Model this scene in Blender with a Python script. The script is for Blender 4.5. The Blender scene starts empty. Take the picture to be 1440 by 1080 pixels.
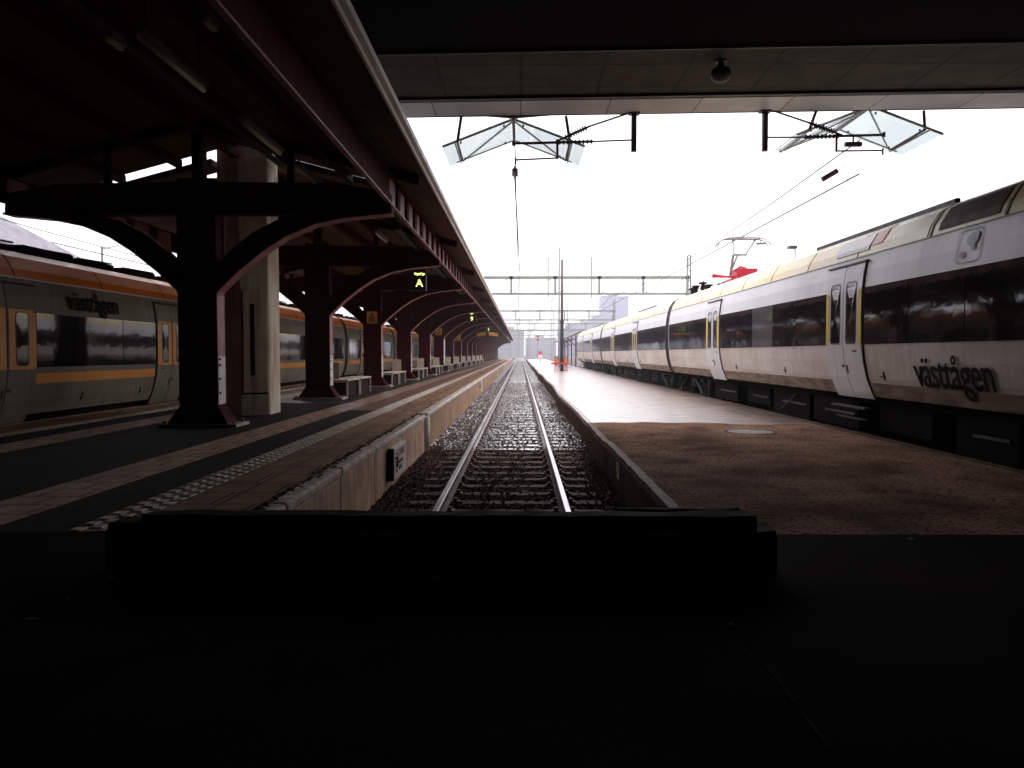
import bpy, math, random
import numpy as np
from mathutils import Vector, Matrix
R = math.radians
rnd = random.Random(7)
sc = bpy.context.scene
col = sc.collection

# ------------------------------------------------------------------ camera, world, sun, exposure
cam_d = bpy.data.cameras.new("camera"); cam = bpy.data.objects.new("camera", cam_d); col.objects.link(cam)
cam_d.sensor_width = 36.0; cam_d.lens = 27.0; cam_d.clip_start = 0.05; cam_d.clip_end = 4000
EYE = 1.773
cam.location = (0, 0, EYE)
cam.rotation_euler = (R(90 - 2.28), 0, R(0.637))
sc.camera = cam

world = bpy.data.worlds.new("World"); sc.world = world; world.use_nodes = True
nt = world.node_tree; nt.nodes.clear()
wo = nt.nodes.new("ShaderNodeOutputWorld"); bg = nt.nodes.new("ShaderNodeBackground")
sky = nt.nodes.new("ShaderNodeTexSky"); sky.sky_type = 'NISHITA'; sky.sun_disc = False
SUN_EL, SUN_ROT = 58, 20
sky.sun_elevation = R(SUN_EL); sky.sun_rotation = R(SUN_ROT)
mx = nt.nodes.new("ShaderNodeMix"); mx.data_type = 'RGBA'
mx.inputs[0].default_value = 0.93                      # an overcast lid over the clear sky
mx.inputs[7].default_value = (14.7, 14.35, 15.0, 1)
nt.links.new(sky.outputs[0], mx.inputs[6]); nt.links.new(mx.outputs[2], bg.inputs[0])
bg.inputs[1].default_value = 0.10
nt.links.new(bg.outputs[0], wo.inputs[0])

sl = bpy.data.lights.new("sun", 'SUN'); so = bpy.data.objects.new("sun", sl); col.objects.link(so)
sl.energy = 0.7; sl.angle = R(25); sl.color = (1.0, 0.96, 0.92)
az = R(SUN_ROT)
d = Vector((math.sin(az) * math.cos(R(SUN_EL)), math.cos(az) * math.cos(R(SUN_EL)), math.sin(R(SUN_EL))))
so.rotation_euler = d.to_track_quat('Z', 'Y').to_euler()
so.location = (0, 30, 60)
sc.view_settings.view_transform = 'Standard'; sc.view_settings.look = 'None'
sc.view_settings.exposure = 0.85; sc.view_settings.gamma = 1.0
try:
    sc.cycles.max_bounces = 7; sc.cycles.diffuse_bounces = 3; sc.cycles.glossy_bounces = 4
    sc.cycles.transmission_bounces = 6; sc.cycles.volume_bounces = 0; sc.cycles.use_denoising = True
except Exception: pass

# ------------------------------------------------------------------ helpers
def tag(o, label=None, cat=None, group=None, kind=None):
    if label: o['label'] = label
    if cat: o['category'] = cat
    if group: o['group'] = group
    if kind: o['kind'] = kind
    return o
def empty(name, loc, label=None, cat=None, group=None):
    o = bpy.data.objects.new(name, None); col.objects.link(o); o.location = loc
    o.empty_display_size = 0.2
    return tag(o, label, cat, group)
def wloc(o):
    v = Vector((0, 0, 0))
    while o is not None:
        v += o.location; o = o.parent
    return v
def copy_tree(o, parent=None):
    c = o.copy(); col.objects.link(c); c.parent = parent
    for ch in list(o.children):
        copy_tree(ch, c)
    return c

class MB:
    def __init__(s): s.v = []; s.f = []; s.m = []
    def add(s, vs, fs, mi=0):
        n = len(s.v); s.v += [tuple(p) for p in vs]
        s.f += [tuple(i + n for i in f) for f in fs]; s.m += [mi] * len(fs); return s
    def box(s, x0, x1, y0, y1, z0, z1, mi=0):
        vs = [(x, y, z) for x in (x0, x1) for y in (y0, y1) for z in (z0, z1)]
        return s.add(vs, [(0,1,3,2),(4,6,7,5),(0,4,5,1),(2,3,7,6),(0,2,6,4),(1,5,7,3)], mi)
    def hexa(s, bot, top, mi=0):
        return s.add(list(bot) + list(top), [(3,2,1,0),(4,5,6,7),(0,1,5,4),(1,2,6,5),(2,3,7,6),(3,0,4,7)], mi)
    def tube(s, pts, r, n=8, mi=0, r1=None):
        pts = [Vector(p) for p in pts]; rings = []
        for i, p in enumerate(pts):
            a = pts[max(i-1, 0)]; b = pts[min(i+1, len(pts)-1)]
            t = (b - a).normalized()
            u = t.cross(Vector((0,0,1)) if abs(t.z) < .9 else Vector((1,0,0))).normalized(); w = t.cross(u)
            rr = r if r1 is None else r + (r1 - r) * i / (len(pts)-1)
            rings.append([p + (u*math.cos(2*math.pi*k/n) + w*math.sin(2*math.pi*k/n)) * rr for k in range(n)])
        vs = [q for ring in rings for q in ring]; fs = []
        for i in range(len(pts)-1):
            for k in range(n):
                a = i*n + k; b = i*n + (k+1) % n
                fs.append((a, b, b+n, a+n))
        fs.append(tuple(range(n-1, -1, -1))); m = (len(pts)-1)*n
        fs.append(tuple(m + k for k in range(n)))
        return s.add(vs, fs, mi)
    def bar(s, a, b, w, h, mi=0):            # rectangular bar between two points, w horizontal, h the other
        a = Vector(a); b = Vector(b); t = (b - a).normalized()
        u = t.cross(Vector((0,0,1)) if abs(t.z) < .95 else Vector((0,1,0))).normalized(); q = t.cross(u)
        c = [(-1,-1),(1,-1),(1,1),(-1,1)]
        return s.hexa([a + u*w/2*i + q*h/2*j for i, j in c], [b + u*w/2*i + q*h/2*j for i, j in c], mi)
    def ribbon(s, lo, hi, mi=0):             # two lists of 3-D rows -> quads
        n = len(lo); return s.add(list(lo) + list(hi), [(i, i+1, n+i+1, n+i) for i in range(n-1)], mi)
    def slabxz(s, lo, hi, y0, y1, mi=0):     # solid between lower and upper polylines (x,z) with the same count
        n = len(lo)
        vs = [(x, y0, z) for x, z in lo] + [(x, y0, z) for x, z in hi] + [(x, y1, z) for x, z in lo] + [(x, y1, z) for x, z in hi]
        fs = []
        for i in range(n-1):
            fs += [(i, i+1, n+i+1, n+i), (2*n+i+1, 2*n+i, 3*n+i, 3*n+i+1), (i+1, i, 2*n+i, 2*n+i+1), (n+i, n+i+1, 3*n+i+1, 3*n+i)]
        fs += [(0, n, 3*n, 2*n), (n-1, 2*n+n-1, 3*n+n-1, 2*n-1)]
        return s.add(vs, fs, mi)
    def extr(s, poly, y0, y1, mi=0):         # closed XZ polygon pushed along Y
        n = len(poly)
        vs = [(x, y0, z) for x, z in poly] + [(x, y1, z) for x, z in poly]
        return s.add(vs, [(i, (i+1) % n, n+(i+1) % n, n+i) for i in range(n)] + [tuple(range(n-1,-1,-1)), tuple(range(n, 2*n))], mi)
    def cyl(s, c, r, h, n=16, mi=0, axis='z', r2=None):
        c = Vector(c); a = {'x': Vector((1,0,0)), 'y': Vector((0,1,0)), 'z': Vector((0,0,1))}[axis]
        return s.tube([c, c + a*h], r, n, mi, r2)
    def build(s, name, mats, parent=None, smooth=False, bevel=0.0, recalc=True):
        me = bpy.data.meshes.new(name)
        off = wloc(parent) if parent else Vector((0,0,0))
        me.from_pydata([(p[0]-off.x, p[1]-off.y, p[2]-off.z) for p in s.v], [], s.f)
        if not isinstance(mats, (list, tuple)): mats = [mats]
        for m in mats: me.materials.append(m)
        if len(mats) > 1: me.polygons.foreach_set("material_index", s.m)
        if recalc:
            import bmesh
            bm = bmesh.new(); bm.from_mesh(me); bmesh.ops.recalc_face_normals(bm, faces=bm.faces); bm.to_mesh(me); bm.free()
        if smooth: me.polygons.foreach_set("use_smooth", [True]*len(me.polygons))
        me.update()
        o = bpy.data.objects.new(name, me); col.objects.link(o); o.parent = parent
        if bevel:
            b = o.modifiers.new("bevel", 'BEVEL'); b.width = bevel; b.segments = 2; b.limit_method = 'ANGLE'
        return o

# ------------------------------------------------------------------ materials
TONE = {}
for k_ in 'conc concwet coping slabs band tact asph wallr copr rubble pavred sleeper stone ballast'.split(): TONE[k_] = (2.1, 1.6, 1.35)
for k_ in 'traingrey traindirt trainskirt'.split(): TONE[k_] = (1.38, 1.36, 1.36)
for k_ in 'trainyellow lgrey fascia whitepaint flange bplate girder bench benchleg'.split(): TONE[k_] = (1.35, 1.3, 1.25)
for k_ in 'ceil redsteel soffitc'.split(): TONE[k_] = (1.6, 1.55, 1.35)
TONE['stone'] = TONE['ballast'] = (1.35, 1.25, 1.2); TONE['copr'] = (1.1, 1.0, .95); TONE['sleeper'] = (1.5, 1.2, 1.0); TONE['wallr'] = (1.1, .85, .7); TONE['ceil'] = (1.6, 1.55, 1.35)
TONE['asph'] = (1.75, 1.55, 1.4); TONE['conc'] = (2.7, 2.15, 1.85); TONE['slabs'] = (3.2, 2.35, 1.85); TONE['coping'] = (1.8,1.7,1.6)
TONE['column'] = (2.3, 2.1, 2.0)
TONE['concwet'] = (1.5, 1.55, 1.5)
TONE['tact'] = (1.9, 1.75, 1.6)
TONE['traingrey'] = (1.5, 1.48, 1.46); TONE['traindirt'] = (1.75, 1.75, 1.75)
def mat(name, c1, c2=None, scale=4.0, rough=0.6, bump=0.0, bscale=40.0, metal=0.0, rough2=None, stretch=None,
        speck=None, wet=None, detail=6, spec=0.5, coat=0.0, streak=None, vor=None, brick=None, contrast=(0.35, 0.65)):
    if name in TONE: c1 = tuple(min(.85, a*k) for a, k in zip(c1, TONE[name])); c2 = tuple(min(.85, a*k) for a, k in zip(c2, TONE[name])) if c2 else None
    m = bpy.data.materials.new(name); m.use_nodes = True
    n = m.node_tree.nodes; l = m.node_tree.links; p = n["Principled BSDF"]
    geo = n.new("ShaderNodeNewGeometry"); mp = n.new("ShaderNodeMapping")
    l.new(geo.outputs["Position"], mp.inputs[0])
    if stretch: mp.inputs["Scale"].default_value = stretch
    P = mp.outputs[0]
    no = n.new("ShaderNodeTexNoise"); no.inputs["Scale"].default_value = scale; no.inputs["Detail"].default_value = detail
    l.new(P, no.inputs["Vector"])
    rp = n.new("ShaderNodeMapRange"); rp.inputs[1].default_value = contrast[0]; rp.inputs[2].default_value = contrast[1]
    l.new(no.outputs[0], rp.inputs[0])
    def mix(a, b, f):
        x = n.new("ShaderNodeMix"); x.data_type = 'RGBA'
        for i, v in ((6, a), (7, b)):
            if isinstance(v, tuple): x.inputs[i].default_value = (*v, 1)
            else: l.new(v, x.inputs[i])
        if isinstance(f, (int, float)): x.inputs[0].default_value = f
        else: l.new(f, x.inputs[0])
        return x.outputs[2]
    def math_(op, a, b, c=None):
        x = n.new("ShaderNodeMath"); x.operation = op
        for i, v in enumerate((a, b, c)):
            if v is None: continue
            if isinstance(v, (int, float)): x.inputs[i].default_value = v
            else: l.new(v, x.inputs[i])
        x.use_clamp = op in ('MULTIPLY', 'ADD') and False
        return x.outputs[0]
    C = mix(c1, c2 or c1, rp.outputs[0])
    hgt = None
    if speck:                                  # (scale, threshold, colour) dark or light grains
        vo = n.new("ShaderNodeTexNoise"); vo.inputs["Scale"].default_value = speck[0]; vo.inputs["Detail"].default_value = 2
        l.new(geo.outputs["Position"], vo.inputs["Vector"])
        th = n.new("ShaderNodeMapRange"); th.inputs[1].default_value = speck[1]; th.inputs[2].default_value = speck[1] + 0.05
        l.new(vo.outputs[0], th.inputs[0]); C = mix(C, speck[2], th.outputs[0])
    if streak:                                 # (colour, amount) vertical runs of dirt
        ms = n.new("ShaderNodeMapping"); ms.inputs["Scale"].default_value = (5, 5, 0.5); l.new(geo.outputs["Position"], ms.inputs[0])
        ns = n.new("ShaderNodeTexNoise"); ns.inputs["Scale"].default_value = 1.5; ns.inputs["Detail"].default_value = 5
        l.new(ms.outputs[0], ns.inputs["Vector"])
        th = n.new("ShaderNodeMapRange"); th.inputs[1].default_value = .48; th.inputs[2].default_value = .7; th.inputs[4].default_value = streak[1]
        l.new(ns.outputs[0], th.inputs[0]); C = mix(C, streak[0], th.outputs[0])
    if brick:                                  # (width, height, axes, colour) joints
        mb = n.new("ShaderNodeMapping"); mb.inputs["Rotation"].default_value = brick[2]
        l.new(geo.outputs["Position"], mb.inputs[0])
        br = n.new("ShaderNodeTexBrick"); br.inputs["Scale"].default_value = 1.0
        br.inputs["Brick Width"].default_value = brick[0]; br.inputs["Row Height"].default_value = brick[1]
        br.inputs["Mortar Size"].default_value = brick[4] if len(brick) > 4 else .012
        br.inputs["Color1"].default_value = (1,1,1,1); br.inputs["Color2"].default_value = (.78,.78,.78,1); br.inputs["Mortar"].default_value = (0,0,0,1)
        if len(brick) > 5: br.offset = brick[5]
        l.new(mb.outputs[0], br.inputs["Vector"])
        C = mix(brick[3], C, br.outputs["Color"]); hgt = math_('SUBTRACT', 1.0, br.outputs["Fac"])
    ro = n.new("ShaderNodeMapRange"); ro.inputs[3].default_value = rough; ro.inputs[4].default_value = rough2 if rough2 is not None else min(1, rough + .12)
    n2 = n.new("ShaderNodeTexNoise"); n2.inputs["Scale"].default_value = scale * 2.3; n2.inputs["Detail"].default_value = 5
    l.new(P, n2.inputs["Vector"]); 
    r2 = n.new("ShaderNodeMapRange"); r2.inputs[1].default_value = .35; r2.inputs[2].default_value = .65; l.new(n2.outputs[0], r2.inputs[0])
    l.new(r2.outputs[0], ro.inputs[0]); RO = ro.outputs[0]
    wf = None
    if wet:                                    # (y where the rain starts, roughness lo, hi, colour factor)
        sp = n.new("ShaderNodeSeparateXYZ"); l.new(geo.outputs["Position"], sp.inputs[0])
        nw = n.new("ShaderNodeTexNoise"); nw.inputs["Scale"].default_value = 1.1; nw.inputs["Detail"].default_value = 3
        l.new(geo.outputs["Position"], nw.inputs["Vector"])
        yy = math_('MULTIPLY_ADD', nw.outputs[0], 1.5, sp.outputs[1])
        fr = n.new("ShaderNodeMapRange"); fr.inputs[1].default_value = wet[0] + .66; fr.inputs[2].default_value = wet[0] + .95
        l.new(yy, fr.inputs[0]); wf = fr.outputs[0]
        wr = n.new("ShaderNodeMapRange"); wr.inputs[3].default_value = wet[1]; wr.inputs[4].default_value = wet[2]
        l.new(r2.outputs[0], wr.inputs[0])
        mr = n.new("ShaderNodeMix"); mr.data_type = 'FLOAT'; l.new(wf, mr.inputs[0]); l.new(RO, mr.inputs[2]); l.new(wr.outputs[0], mr.inputs[3]); RO = mr.outputs[0]
        dk = n.new("ShaderNodeMix"); dk.data_type = 'RGBA'; dk.blend_type = 'MULTIPLY'
        l.new(wf, dk.inputs[0]); l.new(C, dk.inputs[6]); dk.inputs[7].default_value = (wet[3],)*3 + (1,); C = dk.outputs[2]
    if wf is not None:
        sm = n.new("ShaderNodeMapRange"); sm.inputs[3].default_value = spec; sm.inputs[4].default_value = wet[4] if len(wet) > 4 else .6
        l.new(wf, sm.inputs[0]); l.new(sm.outputs[0], p.inputs["Specular IOR Level"])
        if len(wet) > 5:
            p.inputs["Coat Roughness"].default_value = .26; cw = math_('MULTIPLY', wf, wet[5]); l.new(cw, p.inputs["Coat Weight"])
    l.new(C, p.inputs["Base Color"]); l.new(RO, p.inputs["Roughness"])
    p.inputs["Metallic"].default_value = metal; p.inputs["Specular IOR Level"].default_value = spec
    if coat: p.inputs["Coat Weight"].default_value = coat; p.inputs["Coat Roughness"].default_value = .08
    if bump or hgt is not None:
        bn = n.new("ShaderNodeBump"); bn.inputs["Distance"].default_value = 0.02
        if vor:
            bt = n.new("ShaderNodeTexVoronoi"); bt.inputs["Scale"].default_value = bscale; o_ = bt.outputs["Distance"]; l.new(geo.outputs["Position"], bt.inputs["Vector"])
        else:
            bt = n.new("ShaderNodeTexNoise"); bt.inputs["Scale"].default_value = bscale; bt.inputs["Detail"].default_value = 4; o_ = bt.outputs[0]; l.new(P, bt.inputs["Vector"])
        if hgt is not None: o_ = math_('MULTIPLY_ADD', o_, bump, hgt); bn.inputs["Strength"].default_value = .5
        else: bn.inputs["Strength"].default_value = bump
        l.new(o_, bn.inputs["Height"])
        if wf is not None:
            inv = math_('MULTIPLY_ADD', wf, -0.96 * bn.inputs["Strength"].default_value, bn.inputs["Strength"].default_value); l.new(inv, bn.inputs["Strength"])
        l.new(bn.outputs[0], p.inputs["Normal"])
    return m
def emis(name, c, s):
    m = bpy.data.materials.new(name); m.use_nodes = True; p = m.node_tree.nodes["Principled BSDF"]
    p.inputs["Base Color"].default_value = (*c, 1); p.inputs["Emission Color"].default_value = (*c, 1); p.inputs["Emission Strength"].default_value = s
    return m

WETY = 15.4
M = {}
M['ground'] = mat('ground', (.06,.05,.05), (.11,.09,.085), .4, .8, .4, 20)
M['ballast'] = mat('ballast', (.022,.014,.013), (.09,.055,.052), 16, .75, 1.0, 22, vor=True, wet=(WETY, .3, .55, .8), spec=.12)
M['stone'] = mat('stone', (.03,.018,.017), (.20,.13,.12), 9, .7, .2, 60, wet=(WETY, .15, .4, .95, 1.0, .8), detail=2, spec=.12)
M['sleeper'] = mat('sleeper', (.05,.035,.03), (.12,.085,.075), 7, .7, .3, 60, wet=(WETY, .06, .22, .9, .8, 1.0), stretch=(.3,1,1), spec=.12)
M['railsteel'] = mat('railsteel', (.42,.40,.43), (.55,.53,.56), 3, .28, metal=1.0, rough2=.38, stretch=(1,.1,1))
M['railrust'] = mat('railrust', (.10,.045,.035), (.20,.09,.07), 12, .7, .2, 80, wet=(WETY, .3, .5, .9))
M['conc'] = mat('conc', (.20,.155,.125), (.33,.27,.225), 2.2, .75, .25, 60, streak=((.16,.11,.08), .45), spec=.12)
M['concwet'] = mat('concwet', (.25,.145,.095), (.34,.215,.15), 2.0, .45, .2, 60, streak=((.12,.045,.02), .8), rough2=.65, spec=.12)
M['coping'] = mat('coping', (.30,.24,.22), (.50,.42,.40), 9, .6, .5, 30, wet=(WETY-4, .2, .45, .95), spec=.12)
M['rubble'] = mat('rubble', (.03,.018,.014), (.17,.11,.09), 14, .85, .8, 50, wet=(WETY, .3, .6, .9), spec=.12)
M['pavdark'] = mat('pavdark', (.007,.0042,.0034), (.016,.010,.008), 3, .8, .5, 90, speck=(70, .62, (.06,.045,.04)), wet=(WETY+3, .3, .5, 1.5), spec=.12)  # paler and smoother beyond the bridge edge
M['pavred'] = mat('pavred', (.08,.042,.032), (.12,.066,.052), 3, .65, .3, 90, wet=(WETY-3, .35, .55, .9), spec=.12)
M['slabs'] = mat('slabs', (.075,.052,.038), (.13,.092,.068), 2.5, .65, .15, 70, brick=(.7,.5,(0,0,0),(.012,.009,.008)), wet=(WETY, .22, .42, 1.0), spec=.12)
M['tact'] = mat('tact', (.34,.29,.25), (.50,.43,.38), 5, .55, .25, 80, speck=(30, .66, (.10,.07,.06)), wet=(WETY, .2, .4, .95), spec=.12)
M['band'] = mat('band', (.20,.155,.125), (.30,.24,.20), 4, .65, .2, 70, brick=(.35,.35,(0,0,0),(.05,.036,.03)), wet=(WETY, .25, .45, .95), spec=.12)
M['asph'] = mat('asph', (.085,.050,.037), (.25,.165,.125), 1.3, .9, .5, 70, speck=(24, .565, (.016,.009,.006)), wet=(WETY, .30, .44, .8, 1.0, 1.0),  spec=.03)
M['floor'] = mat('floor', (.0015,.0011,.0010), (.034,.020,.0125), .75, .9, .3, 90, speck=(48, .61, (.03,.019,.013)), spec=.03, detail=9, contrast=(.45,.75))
M['patch'] = mat('patch', (.006,.004,.0026), (.06,.036,.022), 5, .9, .4, 60, stretch=(1,.5,1), spec=.04)
M['line'] = mat('line', (.10,.075,.055), (.16,.12,.09), 9, .7, spec=.1)
M['seam'] = mat('seam', (.012,.009,.007), (.045,.032,.022), 9, .8, spec=.05)
M['timber'] = mat('timber', (.003,.0025,.0025), (.007,.0055,.005), 5, .8, .4, 60, stretch=(.2,1,1), spec=.08)
M['cable'] = mat('cable', (.45,.32,.20), None, 5, .5)
M['soffitc'] = mat('soffitc', (.026,.020,.012), (.046,.036,.022), 1.4, .85, .2, 40, brick=(1.2,1.55,(0,0,R(90)),(.012,.010,.008),.03,.0))  # lighter copy of the bridge concrete, skylight near the edge put into the colour
M['shadedconc'] = mat('shadedconc', (.0045,.0038,.0028), (.007,.006,.0045), 1.4, .9, .2, 40, spec=.05)  # near-black copy of the concrete, deep shade below the deck put into the colour
M['strip'] = mat('strip', (.56,.54,.54), (.68,.65,.63), 1.2, .5, brick=(1.9,3.0,(0,0,0),(.05,.05,.05),.012,.0))
M['blackmet'] = mat('blackmet', (.012,.010,.012), (.020,.016,.018), 5, .5)
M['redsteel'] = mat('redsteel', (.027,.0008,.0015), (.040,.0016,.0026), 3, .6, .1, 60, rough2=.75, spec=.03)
M['girder'] = mat('girder', (.17,.055,.06), (.26,.10,.10), 3, .5, speck=(6, .64, (.25,.05,.05)))  # pinker copy of the red steel, light from the side put into the colour
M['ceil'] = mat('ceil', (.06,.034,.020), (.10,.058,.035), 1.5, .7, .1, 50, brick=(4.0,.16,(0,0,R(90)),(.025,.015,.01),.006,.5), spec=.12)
M['rooftop'] = mat('rooftop', (.09,.085,.09), (.15,.14,.15), 3, .5)
M['fascia'] = mat('fascia', (.50,.47,.44), (.62,.58,.55), 2, .4)
M['whitepaint'] = mat('whitepaint', (.62,.60,.58), (.75,.73,.72), 5, .5)
M['flange'] = mat('flange', (.24,.08,.085), (.32,.125,.13), 4, .5)  # red steel paled to pink, with the light on these faces in the colour
M['bplate'] = mat('bplate', (.30,.25,.20), (.45,.38,.32), 8, .6)
M['column'] = mat('column', (.33,.27,.22), (.46,.39,.33), 1.8, .75, .2, 50, streak=((.20,.14,.10), .5), spec=.12)
M['slot'] = mat('slot', (.008,.008,.008), None, 3, .8)
M['tubewhite'] = mat('tubewhite', (.80,.78,.58), (.85,.82,.62), 4, .4)
M['traingrey'] = mat('traingrey', (.50,.50,.555), (.56,.56,.62), .7, .34, rough2=.44, streak=((.62,.60,.63), .4))
M['traindirt'] = mat('traindirt', (.40,.34,.30), (.50,.45,.42), 1.3, .36, rough2=.55, streak=((.50,.40,.34), .5), stretch=(1,.4,1.4))
M['trainskirt'] = mat('trainskirt', (.14,.09,.06), (.30,.24,.19), 3.5, .6, stretch=(1,.5,2))
M['covesheen'] = mat('covesheen', (.62,.47,.24), (.68,.54,.32), .8, .24, rough2=.34)  # orange-yellow cove paint paled to cream: sky reflection put into the colour
M['lgrey'] = mat('lgrey', (.17,.15,.115), (.22,.20,.16), .9, .35, rough2=.5, streak=((.16,.13,.09), .6), spec=.12)
M['lorange'] = mat('lorange', (.80,.20,.012), (.88,.26,.02), .8, .35, rough2=.45)
M['stripe'] = mat('stripe', (.85,.30,.02), (.9,.36,.04), 2, .4)
M['yellow'] = mat('yellow', (.90,.56,.01), (.95,.62,.02), 2, .4)
M['glass'] = mat('glass', (.008,.007,.010), (.014,.012,.016), .8, .04, .26, 1.1, rough2=.07, spec=.6)
M['glassp'] = mat('glassp', (.10,.09,.10), (.13,.12,.13), .8, .06, .05, 1.6, rough2=.1)
M['gasket'] = mat('gasket', (.015,.013,.014), None, 3, .5)
M['under'] = mat('under', (.006,.005,.005), (.014,.010,.009), 6, .8, spec=.05)
M['ventdark'] = mat('ventdark', (.035,.018,.012), (.05,.028,.018), 3, .5, spec=.1)
M['undermet'] = mat('undermet', (.03,.027,.027), (.06,.055,.05), 6, .5)
M['ink'] = mat('ink', (.003,.003,.004), None, 3, .6, spec=.1)
M['emblem'] = mat('emblem', (.30,.30,.34), None, 3, .4)
M['panred'] = mat('panred', (.50,.015,.04), (.6,.02,.05), 4, .45)
M['steel'] = mat('steel', (.22,.21,.21), (.30,.29,.28), 5, .5)
M['greensteel'] = mat('greensteel', (.20,.22,.17), (.27,.29,.23), 3, .6)
M['armpurple'] = mat('armpurple', (.045,.022,.045), (.07,.035,.06), 4, .5)
M['wire'] = mat('wire', (.05,.045,.05), None, 3, .5)
M['framepale'] = mat('framepale', (.42,.43,.36), (.5,.5,.43), 3, .5)
M['poledark'] = mat('poledark', (.10,.035,.045), (.14,.055,.065), 3, .55)
M['poleblack'] = mat('poleblack', (.015,.008,.012), None, 3, .55)
M['orange'] = mat('orange', (.85,.22,.03), None, 3, .5)
M['redpaint'] = mat('redpaint', (.7,.03,.08), None, 3, .5)
M['signyellow'] = mat('signyellow', (.75,.33,.04), (.8,.38,.06), 3, .5)
M['bench'] = mat('bench', (.42,.35,.28), (.55,.47,.38), 6, .55, stretch=(1,.2,1))
M['benchleg'] = mat('benchleg', (.45,.42,.40), None, 6, .4)
M['benchdark'] = mat('benchdark', (.025,.014,.011), (.04,.024,.018), 6, .8, spec=.08)
M['tile'] = mat('tile', (.14,.12,.16), (.22,.20,.25), 2, .5, brick=(.4,.3,(0,0,0),(.04,.04,.05)))
M['bld1'] = mat('bld1', (.25,.25,.42), (.27,.27,.45), .05, .7)  # town wall colours paled, distance haze put into them
M['bld2'] = mat('bld2', (.24,.22,.27), (.33,.31,.36), .05, .7)
M['bldwin'] = mat('bldwin', (.2,.2,.28), None, 3, .5)  # windows kept near the wall tone, haze put into their colour
M['paper'] = mat('paper', (.75,.72,.68), None, 3, .7)
M['leafc'] = mat('leafc', (.28,.16,.07), None, 3, .7)
M['lettern'] = emis('lettern', (.75,.85,.25), 1.0)
M['redlamp'] = emis('redlamp', (1.0,.08,.06), 1.2)
gm = bpy.data.materials.new('screenglass'); gm.use_nodes = True; gp = gm.node_tree.nodes["Principled BSDF"]
gp.inputs["Base Color"].default_value = (.40,.445,.44,1); gp.inputs["Roughness"].default_value = .03
gp.inputs["Transmission Weight"].default_value = 1.0; gp.inputs["IOR"].default_value = 1.10
M['screenglass'] = gm

def text_mesh(txt, size, bold=0.0, shear=0.0, width=1.0):
    c = bpy.data.curves.new("t", 'FONT'); c.body = txt; c.size = size; c.offset = bold; c.space_character = .92; c.resolution_u = 4
    o = bpy.data.objects.new("t", c); col.objects.link(o)
    bpy.context.view_layer.update()
    me = bpy.data.meshes.new_from_object(o.evaluated_get(bpy.context.evaluated_depsgraph_get()))
    vs = [(v.co.x * width, v.co.y) for v in me.vertices]; fs = [tuple(p.vertices) for p in me.polygons]
    bpy.data.objects.remove(o); bpy.data.curves.remove(c); bpy.data.meshes.remove(me)
    x0 = min(v[0] for v in vs); vs = [(x - x0, y) for x, y in vs]
    return vs, fs

# ------------------------------------------------------------------ ground, haze-free setting
PZ, QZ = 0.58, 0.37          # left platform, right platform (z = 0 is the middle rail head)
LX0, LX1 = -8.57, -1.87      # left platform edges
QX0, QX1 = 1.373, 5.95
PY0 = 5.05
g = MB(); g.add([(-900,-300,-.9),(900,-300,-.9),(900,900,-.9),(-900,900,-.9)], [(0,1,2,3)])
tag(g.build('ground', M['ground'], recalc=False), 'dark open railway ground reaching to the horizon', kind='structure')

def sheet(name, x0, x1, y0, y1, z, m, label, t=0.02):
    b = MB(); b.box(x0, x1, y0, y1, z - t, z)
    return tag(b.build(name, m), label, kind='structure')
# middle track bed, with a slightly uneven surface
b = MB(); nx, ny = 14, 330
for j in range(ny+1):
    y = 5.0 + (j/ny)**1.6 * 330
    for i in range(nx+1):
        x = -1.9 + i/nx*3.35
        z = -.205 + .025*math.sin(x*5+y*.7) * math.sin(y*1.9) + .05*max(0, abs(x+.215)-1.2)/.4 + rnd.uniform(-.01,.01)
        b.v.append((x, y, z))
for j in range(ny):
    for i in range(nx):
        a = j*(nx+1)+i; b.f.append((a, a+1, a+nx+2, a+nx+1)); b.m.append(0)
tag(b.build('track_bed', M['ballast'], recalc=False, smooth=True), 'dark stone bed of the middle track', kind='structure')
sheet('track_bed', 5.97, 9.3, 5.1, 330, -.2, M['ballast'], 'dark stone bed under the right-hand train', .1)
sheet('track_bed', -12.2, -8.6, 5.1, 330, -.6, M['ballast'], 'dark stone bed under the left-hand train', .1)
sheet('yard_ground', 9.3, 60, 5.1, 600, -.15, M['ground'], 'yard ground behind the right-hand train', .3)
sheet('yard_ground', -60, -12.3, 5.1, 600, -.15, M['ground'], 'yard ground behind the left-hand train', .3)
sheet('yard_ground', -12.2, 9.3, 331, 640, -.25, M['ground'], 'open ground beyond the far end of the platforms', .3)

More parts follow.
